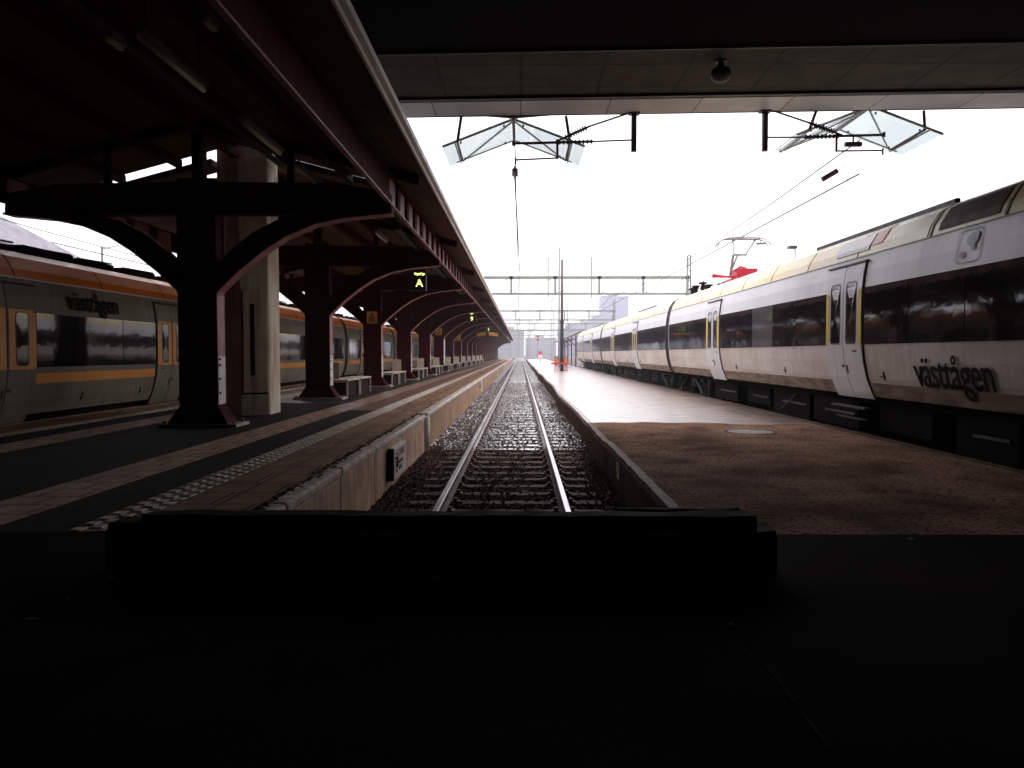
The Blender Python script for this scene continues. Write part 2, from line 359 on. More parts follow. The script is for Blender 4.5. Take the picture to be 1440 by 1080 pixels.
# loose ballast stones as one mass
def stones(name, n_list, label):
    V = []; F = []
    base = np.array([(1,0,0),(0,1,0),(-1,0,0),(0,-1,0),(0,0,1),(0,0,-1)], float)
    fc = np.array([(0,1,4),(1,2,4),(2,3,4),(3,0,4),(1,0,5),(2,1,5),(3,2,5),(0,3,5)])
    rs = np.random.RandomState(3); k = 0
    for (n, y0, y1, s0, s1) in n_list:
        cnt = 0
        while cnt < n:
            x = rs.uniform(-1.86, 1.38); y = rs.uniform(y0, y1)
            ph = ((y - SL0) / SLD + .5) % 1 - .5
            on = abs(ph) < .21 and -1.47 < x < 1.04
            if on and rs.rand() > (.18 if abs(x+.215) < .35 or abs(x + .215) > 1.05 else .05): continue
            if abs(x + .968) < .08 or abs(x - .538) < .08: continue
            s = rs.uniform(s0, s1)
            z = (-.165 if on else -.19 + rs.uniform(-.01,.02)) + (.04 if abs(x+.215) > 1.35 else 0)
            q = rs.normal(size=(3,3)); q, _ = np.linalg.qr(q)
            v = base * rs.uniform(.6, 1.15, (6,1)) * s * np.array([1,.8,.65]); v = v @ q.T + np.array([x, y, z])
            V.append(v); F.append(fc + 6*k); k += 1; cnt += 1
    V = np.concatenate(V); F = np.concatenate(F)
    me = bpy.data.meshes.new(name); me.from_pydata(V.tolist(), [], F.tolist()); me.materials.append(M['stone'])
    o = bpy.data.objects.new(name, me); col.objects.link(o); tag(o, label, kind='stuff')
SL0, SLD = 5.65, 0.62
stones('ballast_stones', [(9000, 6.5, 14, .022, .042), (9000, 14, 24, .024, .045), (7000, 24, 50, .03, .055)], 'loose dark ballast stones between the sleepers and the platform walls')

# ------------------------------------------------------------------ tracks
def rail_mb(x, z, y0, y1):
    b = MB()
    b.extr([(x-.065,z-.15),(x+.065,z-.15),(x+.065,z-.138),(x+.012,z-.122),(x+.012,z-.045),(x-.012,z-.045),(x-.012,z-.122),(x-.065,z-.138)], y0, y1, 1)
    b.extr([(x-.033,z-.045),(x+.033,z-.045),(x+.036,z-.03),(x+.036,z-.010),(x+.028,z),(x-.028,z),(x-.036,z-.010),(x-.036,z-.03)], y0, y1, 0)
    return b
def track(xc, zr, y0, y1, label, n_parts, far_y1):
    t = empty('railway_track', (xc, y0, zr), label, 'railway track')
    for dx in (-.753, .753):
        rail_mb(xc+dx, zr, y0, far_y1).build('rail', [M['railsteel'], M['railrust']], t)
    proto = None; n = int((y1 - y0) / SLD); far = MB()
    def one(b, y):
        h = .115
        b.box(xc-1.255, xc+1.255, y-h, y+h, zr-.34, zr-.172, 0)
        for dx in (-.753, .753):
            b.box(xc+dx-.16, xc+dx+.16, y-.07, y+.07, zr-.172, zr-.152, 1)
            for s in (-1, 1): b.box(xc+dx+s*.10-.025, xc+dx+s*.10+.025, y-.045, y+.045, zr-.152, zr-.118, 1)
    for i in range(n):
        y = SL0 + i*SLD
        if i < n_parts:
            if proto is None:
                b = MB(); one(b, y); proto = b.build('sleeper', [M['sleeper'], M['railrust']], t, bevel=.006); first = y
            else:
                c = proto.copy(); col.objects.link(c); c.parent = t
                c.location = (rnd.uniform(-.02,.02), y - first + rnd.uniform(-.015,.015), rnd.uniform(-.006,.004)); c.rotation_euler.z = 0
        else: one(far, y)
    if far.v: tag(far.build('far_sleepers', [M['sleeper'], M['railrust']], t), kind='stuff')
    return t
track(-.215, 0, 5.15, 200, 'empty middle railway track on wet sleepers running straight away', 100, 330)
track(7.6, 0, 5.15, 60, 'railway track beneath the grey and yellow train', 0, 330)
track(-10.22, -.4, 5.15, 60, 'railway track beneath the grey and orange train', 0, 330)

# ------------------------------------------------------------------ left platform
FAR = 176
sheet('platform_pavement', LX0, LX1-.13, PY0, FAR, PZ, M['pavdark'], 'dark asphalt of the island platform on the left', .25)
def strip(x0, x1, m, label, y0=PY0, z=.004): sheet('paving_strip', x0, x1, y0, FAR, PZ+z, m, label, .004)
strip(-2.72, -2.06, M['slabs'], 'brown slabs along the platform edge beside the middle track')
strip(-8.50, -7.70, M['slabs'], 'brown slabs along the far platform edge by the orange train')
strip(-4.18, -3.61, M['band'], 'pale ribbed paving band nearer the middle track')
strip(-6.80, -6.22, M['band'], 'pale ribbed paving band nearer the orange train')
strip(-2.385, -2.36, M['line'], 'thin pale line along the brown slabs', z=.008)
strip(-3.60, -3.05, M['pavred'], 'reddish asphalt strip beyond the bridge', 16, .004)
def tactile(x0, x1, label):
    b = MB(); b.box(x0, x1, PY0, FAR, PZ, PZ+.004, 0)
    w = (x1-x0)/3
    for r in range(3):
        y = PY0
        while y < 26:                                   # raised bars, row by row
            cx = x0 + w*(r+.5); o = .09 if r % 2 else 0
            b.hexa([(cx-w*.42,y+o,PZ+.004),(cx+w*.42,y+o,PZ+.004),(cx+w*.42,y+o+.115,PZ+.004),(cx-w*.42,y+o+.115,PZ+.004)],
                   [(cx-w*.36,y+o+.015,PZ+.012),(cx+w*.36,y+o+.015,PZ+.012),(cx+w*.36,y+o+.1,PZ+.012),(cx-w*.36,y+o+.1,PZ+.012)], 1)
            y += .18
    b.box(x0+.01, x1-.01, 26, FAR, PZ+.004, PZ+.009, 1)
    tag(b.build('tactile_paving', [M['band2'], M['tact']]), label, kind='structure')
M['band2'] = mat('band2', (.11,.085,.07), (.15,.12,.10), 4, .7, wet=(WETY, .3, .5, 1.0))
tactile(-3.04, -2.73, 'pale studded warning strip beside the middle track')
tactile(-7.69, -7.40, 'pale studded warning strip beside the orange train')
# rubble joint behind the coping
b = MB()
for j in range(900):
    y = PY0 + (j/900)**1.5 * 60
    x = -1.985 + rnd.uniform(-.065,.05); s = rnd.uniform(.008,.026)
    b.hexa([(x-s,y-s,PZ-.002),(x+s,y-s*.7,PZ-.002),(x+s*.8,y+s,PZ-.002),(x-s*.9,y+s*.8,PZ-.002)], [(x-s*.6,y-s*.5,PZ+s*.7),(x+s*.5,y-s*.4,PZ+s*.8),(x+s*.4,y+s*.5,PZ+s*.6),(x-s*.4,y+s*.4,PZ+s*.7)])
b.box(-2.06, -1.90, PY0, FAR, PZ-.05, PZ+.003)
tag(b.build('rubble_joint', M['rubble']), 'crumbling gravel and dirt filling the joint behind the edge stones', kind='stuff')

def edge_wall(name, label, x0, x1, ytop, zbot, ztop, joints, mats, coping, cat, wob=None):
    w = empty(name, ((x0+x1)/2, PY0, zbot), label, cat)
    return w
ew = empty('platform_wall', (LX1, PY0, -.3), 'long concrete edge wall of the left platform with pale edge stones', 'platform wall')
js = [PY0, 6.03, 7.92, 9.8, 11.7, 13.6, 14.9]
for i in range(len(js)-1):
    b = MB(); b.box(LX1-.16, LX1, js[i]+.008, js[i+1]-.008, -.32, PZ-.09)
    b.build('wall_panel', M['conc'], ew, bevel=.012)
    b = MB(); y = js[i]+.008
    b.box(LX1-.14, LX1+.018, js[i]+.010, js[i+1]-.010, PZ-.09, PZ+.006)
    b.build('coping_stone', M['coping'], ew, bevel=.025)
b = MB(); b.tube([(LX1-.02, 15.02, -.3), (LX1-.02, 15.02, PZ-.05)], .11, 16); b.build('rounded_post', M['whitepaint'], ew, smooth=True)
y = 15.14; k = 0
while y < FAR and k < 60:
    y1 = min(FAR, y + 2.7)
    b = MB(); b.box(LX1-.16, LX1+.01, y, y1-.012, -.32, PZ-.07); b.build('wall_panel', M['concwet'], ew, bevel=.01)
    b = MB(); b.box(LX1-.16, LX1+.035, y, y1-.006, PZ-.07, PZ+.012); b.build('coping_stone', M['coping'], ew, bevel=.015)
    y = y1; k += 1
b = MB(); b.box(LX1+.01, LX1+.10, 12.4, 22, -.3, -.165); b.build('footing_ledge', M['conc'], ew, bevel=.02)
ew2 = empty('platform_wall', (LX0, PY0, -.6), 'far edge wall of the left platform facing the orange train', 'platform wall')
b = MB(); b.box(LX0-.02, LX0+.1, PY0, FAR, -.7, PZ+.008); b.build('wall_face', M['conc'], ew2)
# end of the platform far away
sheet('platform_pavement', LX0, LX1-.13, FAR, FAR+6, PZ-.03, M['band'], 'far end of the island platform', .5)

# warning board on the wall
wb = empty('warning_board', (LX1+.05, 11.25, 0), 'pale warning board with red ring and small text on the platform wall', 'sign')
b = MB(); b.box(LX1+.012, LX1+.10, 10.7, 11.8, .0, .43); b.build('board', [M['whitepaint']], wb, bevel=.006)
b = MB(); b.box(LX1+.014, LX1+.098, 10.66, 10.70, -.01, .44); b.build('shaded_side', M['slot'], wb)  # near side of the board in black, its shade put into the colour
def flat_text(txt, size, org, right, up, m, parent, name='lettering', bold=0.004, width=1.0, lift=.004):
    vs, fs = text_mesh(txt, size, bold, 0, width); right = Vector(right); up = Vector(up); nrm = right.cross(up).normalized(); org = Vector(org)
    b = MB(); b.add([org + right*x + up*y + nrm*lift for x, y in vs], fs)
    return b.build(name, m, parent, recalc=False)
def ring(b, c, right, up, r0, r1, n=28, mi=0, lift=.004, sx=1):
    c = Vector(c); right = Vector(right); up = Vector(up); nrm = right.cross(up).normalized()*lift
    v = [c + nrm + (right*math.cos(2*math.pi*k/n)*sx + up*math.sin(2*math.pi*k/n))*r for r in (r0, r1) for k in range(n)]
    b.add(v, [(k, (k+1) % n, n+(k+1) % n, n+k) for k in range(n)], mi)
# the board faces +X; text runs towards +Y
RT, UP = (0,1,0), (0,0,1)
M['signred'] = mat('signred', (.35,.03,.04), None, 3, .5)
b = MB(); c0 = (LX1+.10, 10.90, .22)
ring(b, c0, RT, UP, .15, .115)
cc = Vector(c0) + Vector((.005,0,0))
b.add([cc+Vector((0,-.10,.085)), cc+Vector((0,-.085,.10)), cc+Vector((0,.10,-.085)), cc+Vector((0,.085,-.10))], [(0,1,2,3)])
b.build('prohibition_ring', M['signred'], wb, recalc=False)
b = MB(); b.tube([cc+Vector((-.003,0,-.07)), cc+Vector((-.003,0,.03))], .022, 8); b.tube([cc+Vector((-.003,0,.04)), cc+Vector((-.003,0,.08))], .02, 8)
b.build('walker_symbol', M['ink'], wb)
flat_text("LIVSFARA", .15, (LX1+.10, 11.08, .28), RT, UP, M['signred'], wb, width=.95)
flat_text("Spårområde", .085, (LX1+.10, 11.08, .18), RT, UP, M['ink'], wb)
flat_text("Beträd ej", .085, (LX1+.10, 11.08, .09), RT, UP, M['ink'], wb)
# little white marker plates on the same wall farther along
mk = None
for i, (yy, lab) in enumerate([(35, 'nearest white marker post fixed to the brown platform wall'), (60, 'second white marker post fixed to the brown platform wall'), (84, 'farthest white marker post fixed to the brown platform wall')]):
    e = empty('marker_post', (LX1+.08, yy, -.1), lab, 'marker', 'white markers on the platform wall')
    b = MB(); b.box(LX1+.05, LX1+.13, yy-.06, yy+.06, .05, .52); b.build('marker_plate', M['whitepaint'], e, bevel=.01)
    b = MB(); b.box(LX1+.012, LX1+.05, yy-.03, yy+.03, .2, .35); b.build('bracket', M['slot'], e)

# ------------------------------------------------------------------ right platform
b = MB(); N = 240; edge = []
for j in range(N+1):
    y = 4.8 + (j/N)**1.4 * 190
    wv = 0 if y < 12 else .035*math.sin(y*.42) + .03*math.sin(y*.17+1)
    edge.append((QX0 + wv + (.004*math.sin(y*7)), y))
cols = 12
for j, (ex, y) in enumerate(edge):
    for i in range(cols+1):
        x = ex + .06 + (QX1 - .08 - ex - .06) * i/cols
        b.v.append((x, y, QZ + .010*math.sin(x*1.3+y*.5)*math.sin(y*.33)))
for j in range(N):
    for i in range(cols):
        a = j*(cols+1)+i; b.f.append((a, a+1, a+cols+2, a+cols+1)); b.m.append(0)
tag(b.build('platform_pavement', M['asph'], recalc=False, smooth=True), 'asphalt of the right platform, dry brown near the bridge and shining wet beyond', kind='structure')
rw = empty('platform_wall', (QX0, PY0, -.3), 'low dark edge wall of the right platform with a wavy worn edge', 'platform wall')
b = MB(); c = MB()
for j in range(N):
    (x0, y0), (x1, y1) = edge[j], edge[j+1]
    b.hexa([(x0,y0,-.35),(x0+.12,y0,-.35),(x1+.12,y1,-.35),(x1,y1,-.35)], [(x0,y0,QZ-.08),(x0+.12,y0,QZ-.08),(x1+.12,y1,QZ-.08),(x1,y1,QZ-.08)])
M['wallr'] = mat('wallr', (.045,.022,.016), (.10,.05,.035), 2.4, .6, .3, 50, streak=((.02,.012,.01), .7), spec=.12)
b.build('wall_face', M['wallr'], rw)
for j in range(N):
    (x0, y0), (x1, y1) = edge[j], edge[j+1]
    k = .006*rnd.uniform(-1,1)
    c.hexa([(x0-.03+k,y0,QZ-.08),(x0+.075,y0,QZ-.08),(x1+.075,y1,QZ-.08),(x1-.03+k,y1,QZ-.08)], [(x0-.022+k,y0,QZ+.006),(x0+.075,y0,QZ+.008),(x1+.075,y1,QZ+.008),(x1-.022+k,y1,QZ+.006)])
M['copr'] = mat('copr', (.12,.075,.055), (.22,.15,.115), 7, .6, .5, 40, wet=(WETY, .15, .4, .9), spec=.12)
c.build('coping', M['copr'], rw)
rw2 = empty('platform_wall', (QX1, PY0, -.3), 'edge wall of the right platform under the grey train, with a thin pale edge', 'platform wall')
b = MB(); b.box(QX1-.08, QX1, 4.8, 190, -.3, QZ+.004); b.build('wall_face', M['wallr'], rw2)
b = MB(); b.box(QX1-.06, QX1+.005, 4.8, 190, QZ+.004, QZ+.018); b.build('edge_strip', M['line'], rw2)
b = MB(); b.box(QX0-.012, QX0-.002, 10.6, 10.85, .02, .24)
tag(b.build('number_plate', M['bench'], None), 'small pale plate on the dark wall of the right platform', 'plate')
# manhole
M['lid'] = mat('lid', (.19,.14,.115), (.30,.23,.19), 8, .5, .4, 60, spec=.3)
mh = empty('manhole_cover', (4.1, 13.7, QZ), 'round pale manhole cover set in the brown right platform', 'manhole cover')
b = MB(); b.cyl((4.1,13.7,QZ-.02), .40, .028, 40); b.build('lid', M['lid'], mh, bevel=.004)
b = MB()
v = [(4.1+r*math.cos(k*math.pi/20), 13.7+r*math.sin(k*math.pi/20), QZ+.012) for r in (.40,.46) for k in range(40)]
b.add(v, [(k,(k+1)%40,40+(k+1)%40,40+k) for k in range(40)]); b.build('rim', M['slot'], mh, recalc=False)

# ------------------------------------------------------------------ concourse floor, timbers
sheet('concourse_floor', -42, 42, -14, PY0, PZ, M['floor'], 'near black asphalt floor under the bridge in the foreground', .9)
b = MB(); y = 1.4
while y < 5.0:
    y1 = y + rnd.uniform(.08,.3); b.box(.930+rnd.uniform(-.004,.004), .94, y, y1, PZ, PZ+.006); y = y1 + rnd.uniform(.02,.25)
tag(b.build('floor_seam', M['seam']), 'broken pale seam running through the dark floor', kind='structure')
bt = empty('timber_barrier', (-.4, 4.3, PZ), 'stack of long black timbers lying across the end of the middle track', 'timber barrier')
def rough_beam(x0, x1, y0, y1, z0, z1, j):
    b = MB(); n = max(2, int((x1-x0)/.11)); rows = []
    for k in range(n+1):
        x = x0+(x1-x0)*k/n; q = lambda: rnd.uniform(-j, j)
        c = .018 + abs(q()); rows.append([(x, y0+q()*.6, z0), (x, y0+q(), z1-c+q()), (x, y0+c+q(), z1+q()*.7), (x, y1-c+q(), z1+q()), (x, y1+q(), z1-c), (x, y1, z0)])
    v = [p for r_ in rows for p in r_]
    f = [(k*6+i, k*6+(i+1) % 6, k*6+6+(i+1) % 6, k*6+6+i) for k in range(n) for i in range(6)] + [tuple(range(6)), tuple(n*6+i for i in range(5,-1,-1))]
    b.add(v, f); return b
rough_beam(-2.28, 1.395, 4.15, 4.40, PZ, .80, .009).build('lower_timber', M['timber'], bt)
rough_beam(-2.07, 1.28, 4.13, 4.30, .80, .890, .006).build('upper_timber', M['timber'], bt)
rough_beam(.55, 1.24, 4.31, 4.40, .80, .893, .010).build('rear_timber', M['timber'], bt)
b = MB(); b.box(-2.27, -2.09, 4.16, 4.36, .80, .84); b.build('packing_block', M['timber'], bt, bevel=.01)
b = MB(); b.tube([(x, 4.125-.02*math.sin(x*3), .787+.035*max(0,(x-.2))*.45+.002*math.sin(x*9)) for x in np.linspace(-.9,1.28,24)], .006, 6)
tag(b.build('cable', M['cable'], smooth=True), 'thin pale cable lying along the black timbers', 'cable')
for i, (px, py, s, m, kindn, lab) in enumerate([
    (612,818,.035,'paper','paper_scrap','white paper scrap on the floor just in front of the black timbers'),
    (147,819,.025,'paper','paper_scrap','small pale scrap on the floor left of the black timbers'),
    (83,850,.02,'leafc','fallen_leaf','brown leaf on the dark floor below the left end of the timbers'),
    (30,880,.03,'leafc','fallen_leaf','brown leaf near the left edge of the dark floor'),
    (440,843,.022,'leafc','fallen_leaf','brown leaf on the floor left of the worn patch'),
    (870,828,.025,'leafc','fallen_leaf','brown leaf on the right side of the worn floor patch'),
    (1005,764,.03,'leafc','fallen_leaf','brown leaf on the floor just right of the timbers'),
    (1283,760,.025,'paper','paper_scrap','tiny pale scrap at the edge of the floor on the right'),
    (1030,884,.02,'leafc','fallen_leaf','brown leaf lying close to the pale floor seam'),
    (895,804,.03,'leafc','fallen_leaf','brown leaf against the foot of the timbers')]):
    y = 1.193*1080/(py-497); x = (px-732)*y/1080
    b = MB(); a = rnd.uniform(0,6)
    v = [(x+s*q*math.cos(a+t), y+s*q*.7*math.sin(a+t), PZ+.007+.006*(k % 2)) for k, (t, q) in enumerate([(0,1.2),(1.1,.6),(2,.8),(3.2,1.1),(4.2,.6),(5.3,.8)])]
    b.add(v, [tuple(range(6))]); b.add([(p[0],p[1],p[2]-.002) for p in v], [tuple(range(5,-1,-1))])
    tag(b.build(kindn, M[m], recalc=False), lab, 'litter')

# ------------------------------------------------------------------ road bridge overhead
BZ = 7.1
br = empty('road_bridge', (0, 5, BZ), 'broad concrete bridge deck passing overhead, coloured as if in deep shade', 'bridge')
SK = math.tan(R(2.2))
def skew(b): b.v = [(x, y - SK*x, z) for x, y, z in b.v]; return b
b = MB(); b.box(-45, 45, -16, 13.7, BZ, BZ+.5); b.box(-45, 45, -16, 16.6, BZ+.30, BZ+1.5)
skew(b).build('deck', M['shadedconc'], br)
b = MB(); b.box(-45, 45, 13.75, 16.1, BZ, BZ+.28); skew(b).build('edge_soffit', M['soffitc'], br)
b = MB(); b.box(-45, 45, 16.48, 17.48, BZ+.01, BZ+.20); skew(b).build('edge_lining', M['strip'], br)
b = MB(); b.box(-45, 45, 17.45, 17.5, BZ+.003, BZ+1.2); b.box(-45,45,13.69,13.74,BZ-.05,BZ+.1); b.box(-45,45,16.1,16.2,BZ-.06,BZ+.25); skew(b).build('edge_beam', M['blackmet'], br)
b = MB(); b.box(-45, 45, -16.4, -16, PZ, BZ+1.5); b.box(-45.4,-45,-16.4,14,PZ,BZ+1.5); b.box(45,45.4,-16.4,14,PZ,BZ+1.5)  # unseen walls added to block light from behind and the sides
tag(b.build('light_block_wall', M['shadedconc']), 'added unseen wall that keeps light out from under the bridge', 'wall')
# pillar
pl = empty('bridge_pillar', (-5.35, 15.1, PZ), 'pale concrete bridge pillar with a black slot standing behind the first canopy post', 'pillar')
b = MB(); n = 40
pts = []
for k in range(21): a = math.pi/2 + math.pi*k/20; pts.append((-5.42+.50*math.cos(a), 15.15+.50*math.sin(a)))
A0 = math.radians(32); FC = Vector((-5.36, 14.60, 0)); FD = Vector((math.cos(A0)*.54, math.sin(A0)*.54, 0))
pts = []
for k in range(25): a = math.radians(72) + math.radians(222)*k/24; pts.append((-5.42+.50*math.cos(a), 15.15+.52*math.sin(a)))
pts += [(FC.x+.02, FC.y+.01), (FC.x+FD.x, FC.y+FD.y), (FC.x+FD.x+.02, FC.y+FD.y+.05), (FC.x+FD.x, 15.60)]
nn = len(pts); vs = [(x,y,PZ) for x,y in pts]+[(x,y,BZ) for x,y in pts]
b.add(vs, [(i,(i+1)%nn,nn+(i+1)%nn,nn+i) for i in range(nn)]+[tuple(range(nn)),tuple(range(2*nn-1,nn-1,-1))])
b.build('shaft', M['column'], pl)
fn = Vector((FD.y, -FD.x, 0)).normalized()
def onface(b, u0, u1, z0, z1, d):
    p = [FC + FD*u0, FC + FD*u1]
    b.hexa([p[0]-fn*.02+Vector((0,0,z0)), p[1]-fn*.02+Vector((0,0,z0)), p[1]+fn*d+Vector((0,0,z0)), p[0]+fn*d+Vector((0,0,z0))], [p[0]-fn*.02+Vector((0,0,z1)), p[1]-fn*.02+Vector((0,0,z1)), p[1]+fn*d+Vector((0,0,z1)), p[0]+fn*d+Vector((0,0,z1))])
b = MB(); onface(b, .12, .95, 1.02, 2.95, .03); b.build('service_panel', M['column'], pl, bevel=.006)
b = MB(); onface(b, .36, .52, 1.35, 2.72, .034); onface(b, .085, .118, .99, 2.97, .012); onface(b, .085, .97, .985, 1.015, .012); b.build('slot', M['slot'], pl)
# lamp below the deck
lp = empty('dome_lamp', (4.0, 14.4, BZ), 'dark dome lamp fixed under the edge of the bridge', 'lamp')
b = MB(); ly, lx = 14.4 - .15, 3.65
prof = [(.05,0),(.06,-.10),(.16,-.16),(.19,-.26),(.18,-.30),(.12,-.36),(.03,-.39)]
vs = []; 
for r, z in prof: vs += [(lx+r*math.cos(k*math.pi/10), ly+r*math.sin(k*math.pi/10), BZ+z) for k in range(20)]
b.add(vs, [(i*20+k, i*20+(k+1)%20, (i+1)*20+(k+1)%20, (i+1)*20+k) for i in range(len(prof)-1) for k in range(20)] + [tuple(range(len(vs)-20, len(vs)))])
b.build('housing', M['blackmet'], lp, smooth=True)
b = MB(); b.cyl((lx,ly,BZ-.03), .1, .03, 20); b.build('mounting_plate', M['blackmet'], lp)

# ------------------------------------------------------------------ platform canopy
PC = -5.24                                  # centre line of the posts
P0, DP, NP = 12.6, 7.35, 22
cn = empty('platform_canopy', (PC, P0, PZ), 'long dark red gabled canopy on a row of arched posts over the left platform', 'canopy')
EAVE, ZE, ZR = 3.71, 4.64, 5.62
def roofz(dx): return ZE + (ZR-ZE)*(1-abs(dx)/EAVE)
def roof_piece(b, a0, a1, y0, y1, t=.12):   # a0..a1 offsets from the centre, may cross the ridge
    xs = sorted({a0, a1} | ({0.0} if a0 < 0 < a1 else set()))
    b.slabxz([(PC+a, roofz(a)) for a in xs], [(PC+a, roofz(a)+t) for a in xs], y0, y1)
b = MB()
roof_piece(b, -EAVE, EAVE, 3.0, 14.25)
roof_piece(b, -EAVE, -2.6, 14.25, 14.95); roof_piece(b, 2.5, EAVE, 14.25, 14.95)
roof_piece(b, -EAVE, -.75, 14.95, 15.5); roof_piece(b, .5, EAVE, 14.95, 15.5)
roof_piece(b, -EAVE, -2.6, 15.5, 16.2); roof_piece(b, 2.5, EAVE, 15.5, 16.2)
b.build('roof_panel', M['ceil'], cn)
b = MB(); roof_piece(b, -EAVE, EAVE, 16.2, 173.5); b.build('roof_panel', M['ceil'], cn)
b = MB()
for y0, y1 in ((3.0, 14.25), (16.2, 173.5)):
    for s in (-1, 1):
        b.slabxz([(PC+s*a, roofz(a)+.122) for a in (EAVE+.02, 0)][::s], [(PC+s*a, roofz(a)+.14) for a in (EAVE+.02, 0)][::s], y0, y1)
b.build('roof_covering', M['rooftop'], cn)
for s in (-1, 1):
    b = MB(); x = PC + s*EAVE
    y = 3.0
    while y < 173.5:
        y1 = min(y+5.9, 173.5); b.box(min(x, x+s*.03), max(x, x+s*.03), y, y1-.012, ZE-.03, ZE+.15); b.box(min(x,x+s*.09)-(0), max(x,x+s*.09), y, y1-.012, ZE+.03, ZE+.11, 0); y = y1
    b.build('fascia', M['fascia'], cn)
# longitudinal girders with plate stiffeners
for s in (-1, 1):
    x = PC + s*3.11
    b = MB(); y0, y1 = 3.2, 173
    b.box(x-.033, x+.033, y0, y1, 4.20, 4.225, 0); b.box(x-.07, x+.07, y0, y1, 4.62, 4.645, 1); b.box(x-.010, x+.010, y0, P0-.1, 4.225, 4.62, 2); b.box(x-.010, x+.010, P0-.1, y1, 4.225, 4.62, 0)  # web up to the first post in dark steel: shade put into its colour
    y = P0 + .5
    while y < 120:
        b.box(x+.012, x+.050, y, y+.30, 4.226, 4.619, 1); y += 1.05
    b.build('girder', [M['girder'], M['redsteel'], M['redsteel']], cn)
# inner purlins
for a in (-2.1, -1.05, 1.05, 2.1):
    b = MB(); z = roofz(a)
    for y0, y1 in ((3.0, 14.25), (16.2, 173.3)): b.box(PC+a-.05, PC+a+.05, y0, y1, z-.16, z-.005)
    b.build('purlin', M['redsteel'], cn)
b = MB(); b.box(PC-.07, PC+.07, 3.0, 14.25, ZR-.26, ZR-.03); b.box(PC-.07, PC+.07, 16.2, 173.3, ZR-.26, ZR-.03); b.build('ridge_beam', M['redsteel'], cn)
arc_lo = [(.30,2.73),(.34,2.80),(.66,3.11),(1.07,3.44),(1.43,3.67),(1.91,3.87),(2.4,3.97),(2.9,4.02),(3.15,4.04)]
arc_hi = [(.30,3.20),(.36,3.28),(.54,3.46),(.90,3.74),(1.28,3.93),(1.80,4.05),(2.4,4.12),(2.9,4.15),(3.15,4.16)]
def post(Y, first=False):
    p = MB()
    p.box(PC-.30, PC+.30, Y-.16, Y+.16, PZ+.36, 4.6)
    for s in (-1, 1):                        # slim flange edges front and back
        p.box(PC-.315, PC+.315, Y+s*.165-.012, Y+s*.165+.012, PZ+.36, 4.05)
    p.hexa([(PC-.50,Y-.24,PZ+.05),(PC+.50,Y-.24,PZ+.05),(PC+.50,Y+.24,PZ+.05),(PC-.50,Y+.24,PZ+.05)], [(PC-.30,Y-.16,PZ+.36),(PC+.30,Y-.16,PZ+.36),(PC+.30,Y+.16,PZ+.36),(PC-.30,Y+.16,PZ+.36)])
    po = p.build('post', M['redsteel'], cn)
    q = MB(); q.box(PC-.62, PC+.66, Y-.30, Y+.30, PZ+.002, PZ+.05)
    for dx in (-.56, .58):
        for dy in (-.2, .2): q.cyl((PC+dx, Y+dy, PZ+.05), .03, .05, 8)
    q.build('base_plate', M['bplate'], po, bevel=.004)
    q = MB(); q.box(PC+.302, PC+.318, Y-.15, Y+.15, PZ+1.15, 2.72); q.build('lit_side_plate', M['flange'], po)  # side face of the post, coloured pink as if lit from the open side
    q = MB(); q.box(PC+.302, PC+.322, Y-.15, Y+.15, PZ+.36, PZ+1.145); q.build('guard_plate', M['fascia'], po)
    if Y < 50:
        q = MB()
        for z in (.55,.78,1.0,1.1): q.cyl((PC+.322, Y-.10, PZ+z), .018, .02, 8, axis='x')
        q.build('bolts', M['slot'], po)
    # cross beam
    c = MB()
    c.slabxz([(PC-3.13,4.05),(PC-2.0,4.03),(PC,4.03),(PC+2.0,4.03),(PC+3.13,4.05)], [(PC-3.13,4.36),(PC-2.3,4.52),(PC,4.55),(PC+2.3,4.52),(PC+3.13,4.36)], Y-.12, Y+.12)
    for s in (-1,1): c.box(min(PC+s*3.0,PC+s*3.16), max(PC+s*3.0,PC+s*3.16), Y-.14, Y+.14, 4.03, 4.06)
    c.build('cross_beam', M['redsteel'], cn)
    for s in (-1, 1):
        a = MB(); lo = [(PC+s*x, z) for x, z in arc_lo]; hi = [(PC+s*x, z) for x, z in arc_hi]
        if s < 0: lo.reverse(); hi.reverse()
        a.slabxz(lo, hi, Y-.10, Y+.10)
        ao = a.build('arched_brace', M['redsteel'], cn)
        f = MB(); lo2 = [(x, z-.018) for x, z in lo]; f.slabxz(lo2, [(x, z-.002) for x, z in lo], Y-.15, Y+.15); f.build('brace_flange', M['flange'] , ao)
    # sloping rafters out to the eaves and struts up to the roof
    r = MB()
    for s in (-1, 1):
        xs = [0, EAVE-.12]; pts = [(PC+s*a, roofz(a)) for a in xs]
        if s < 0: pts.reverse()
        r.slabxz([(x, z-.17) for x, z in pts], [(x, z-.004) for x, z in pts], Y-.06, Y+.06)
        r.box(PC+s*1.5-.05, PC+s*1.5+.05, Y-.05, Y+.05, 4.53, roofz(1.5)-.1); 
    r.box(PC-.09, PC+.09, Y-.09, Y+.09, 4.6, ZR-.1)
    r.build('rafter', M['redsteel'], cn)
for i in range(NP): post(P0 + DP*i)
b = MB()
for dy in (0, .05): b.tube([(PC+.9+dy, 3.2, roofz(.9)-.2), (PC+.9+dy, 14.1, roofz(.9)-.2)], .014, 6)
b.box(PC+.86, PC+1.0, 3.2, 14.1, roofz(.9)-.235, roofz(.9)-.215); b.build('cable_tray', M['blackmet'], cn)
b = MB(); b.box(PC+2.55, PC+2.68, 16.4, 170, 4.40, 4.46); b.build('cable_tray', M['blackmet'], cn)
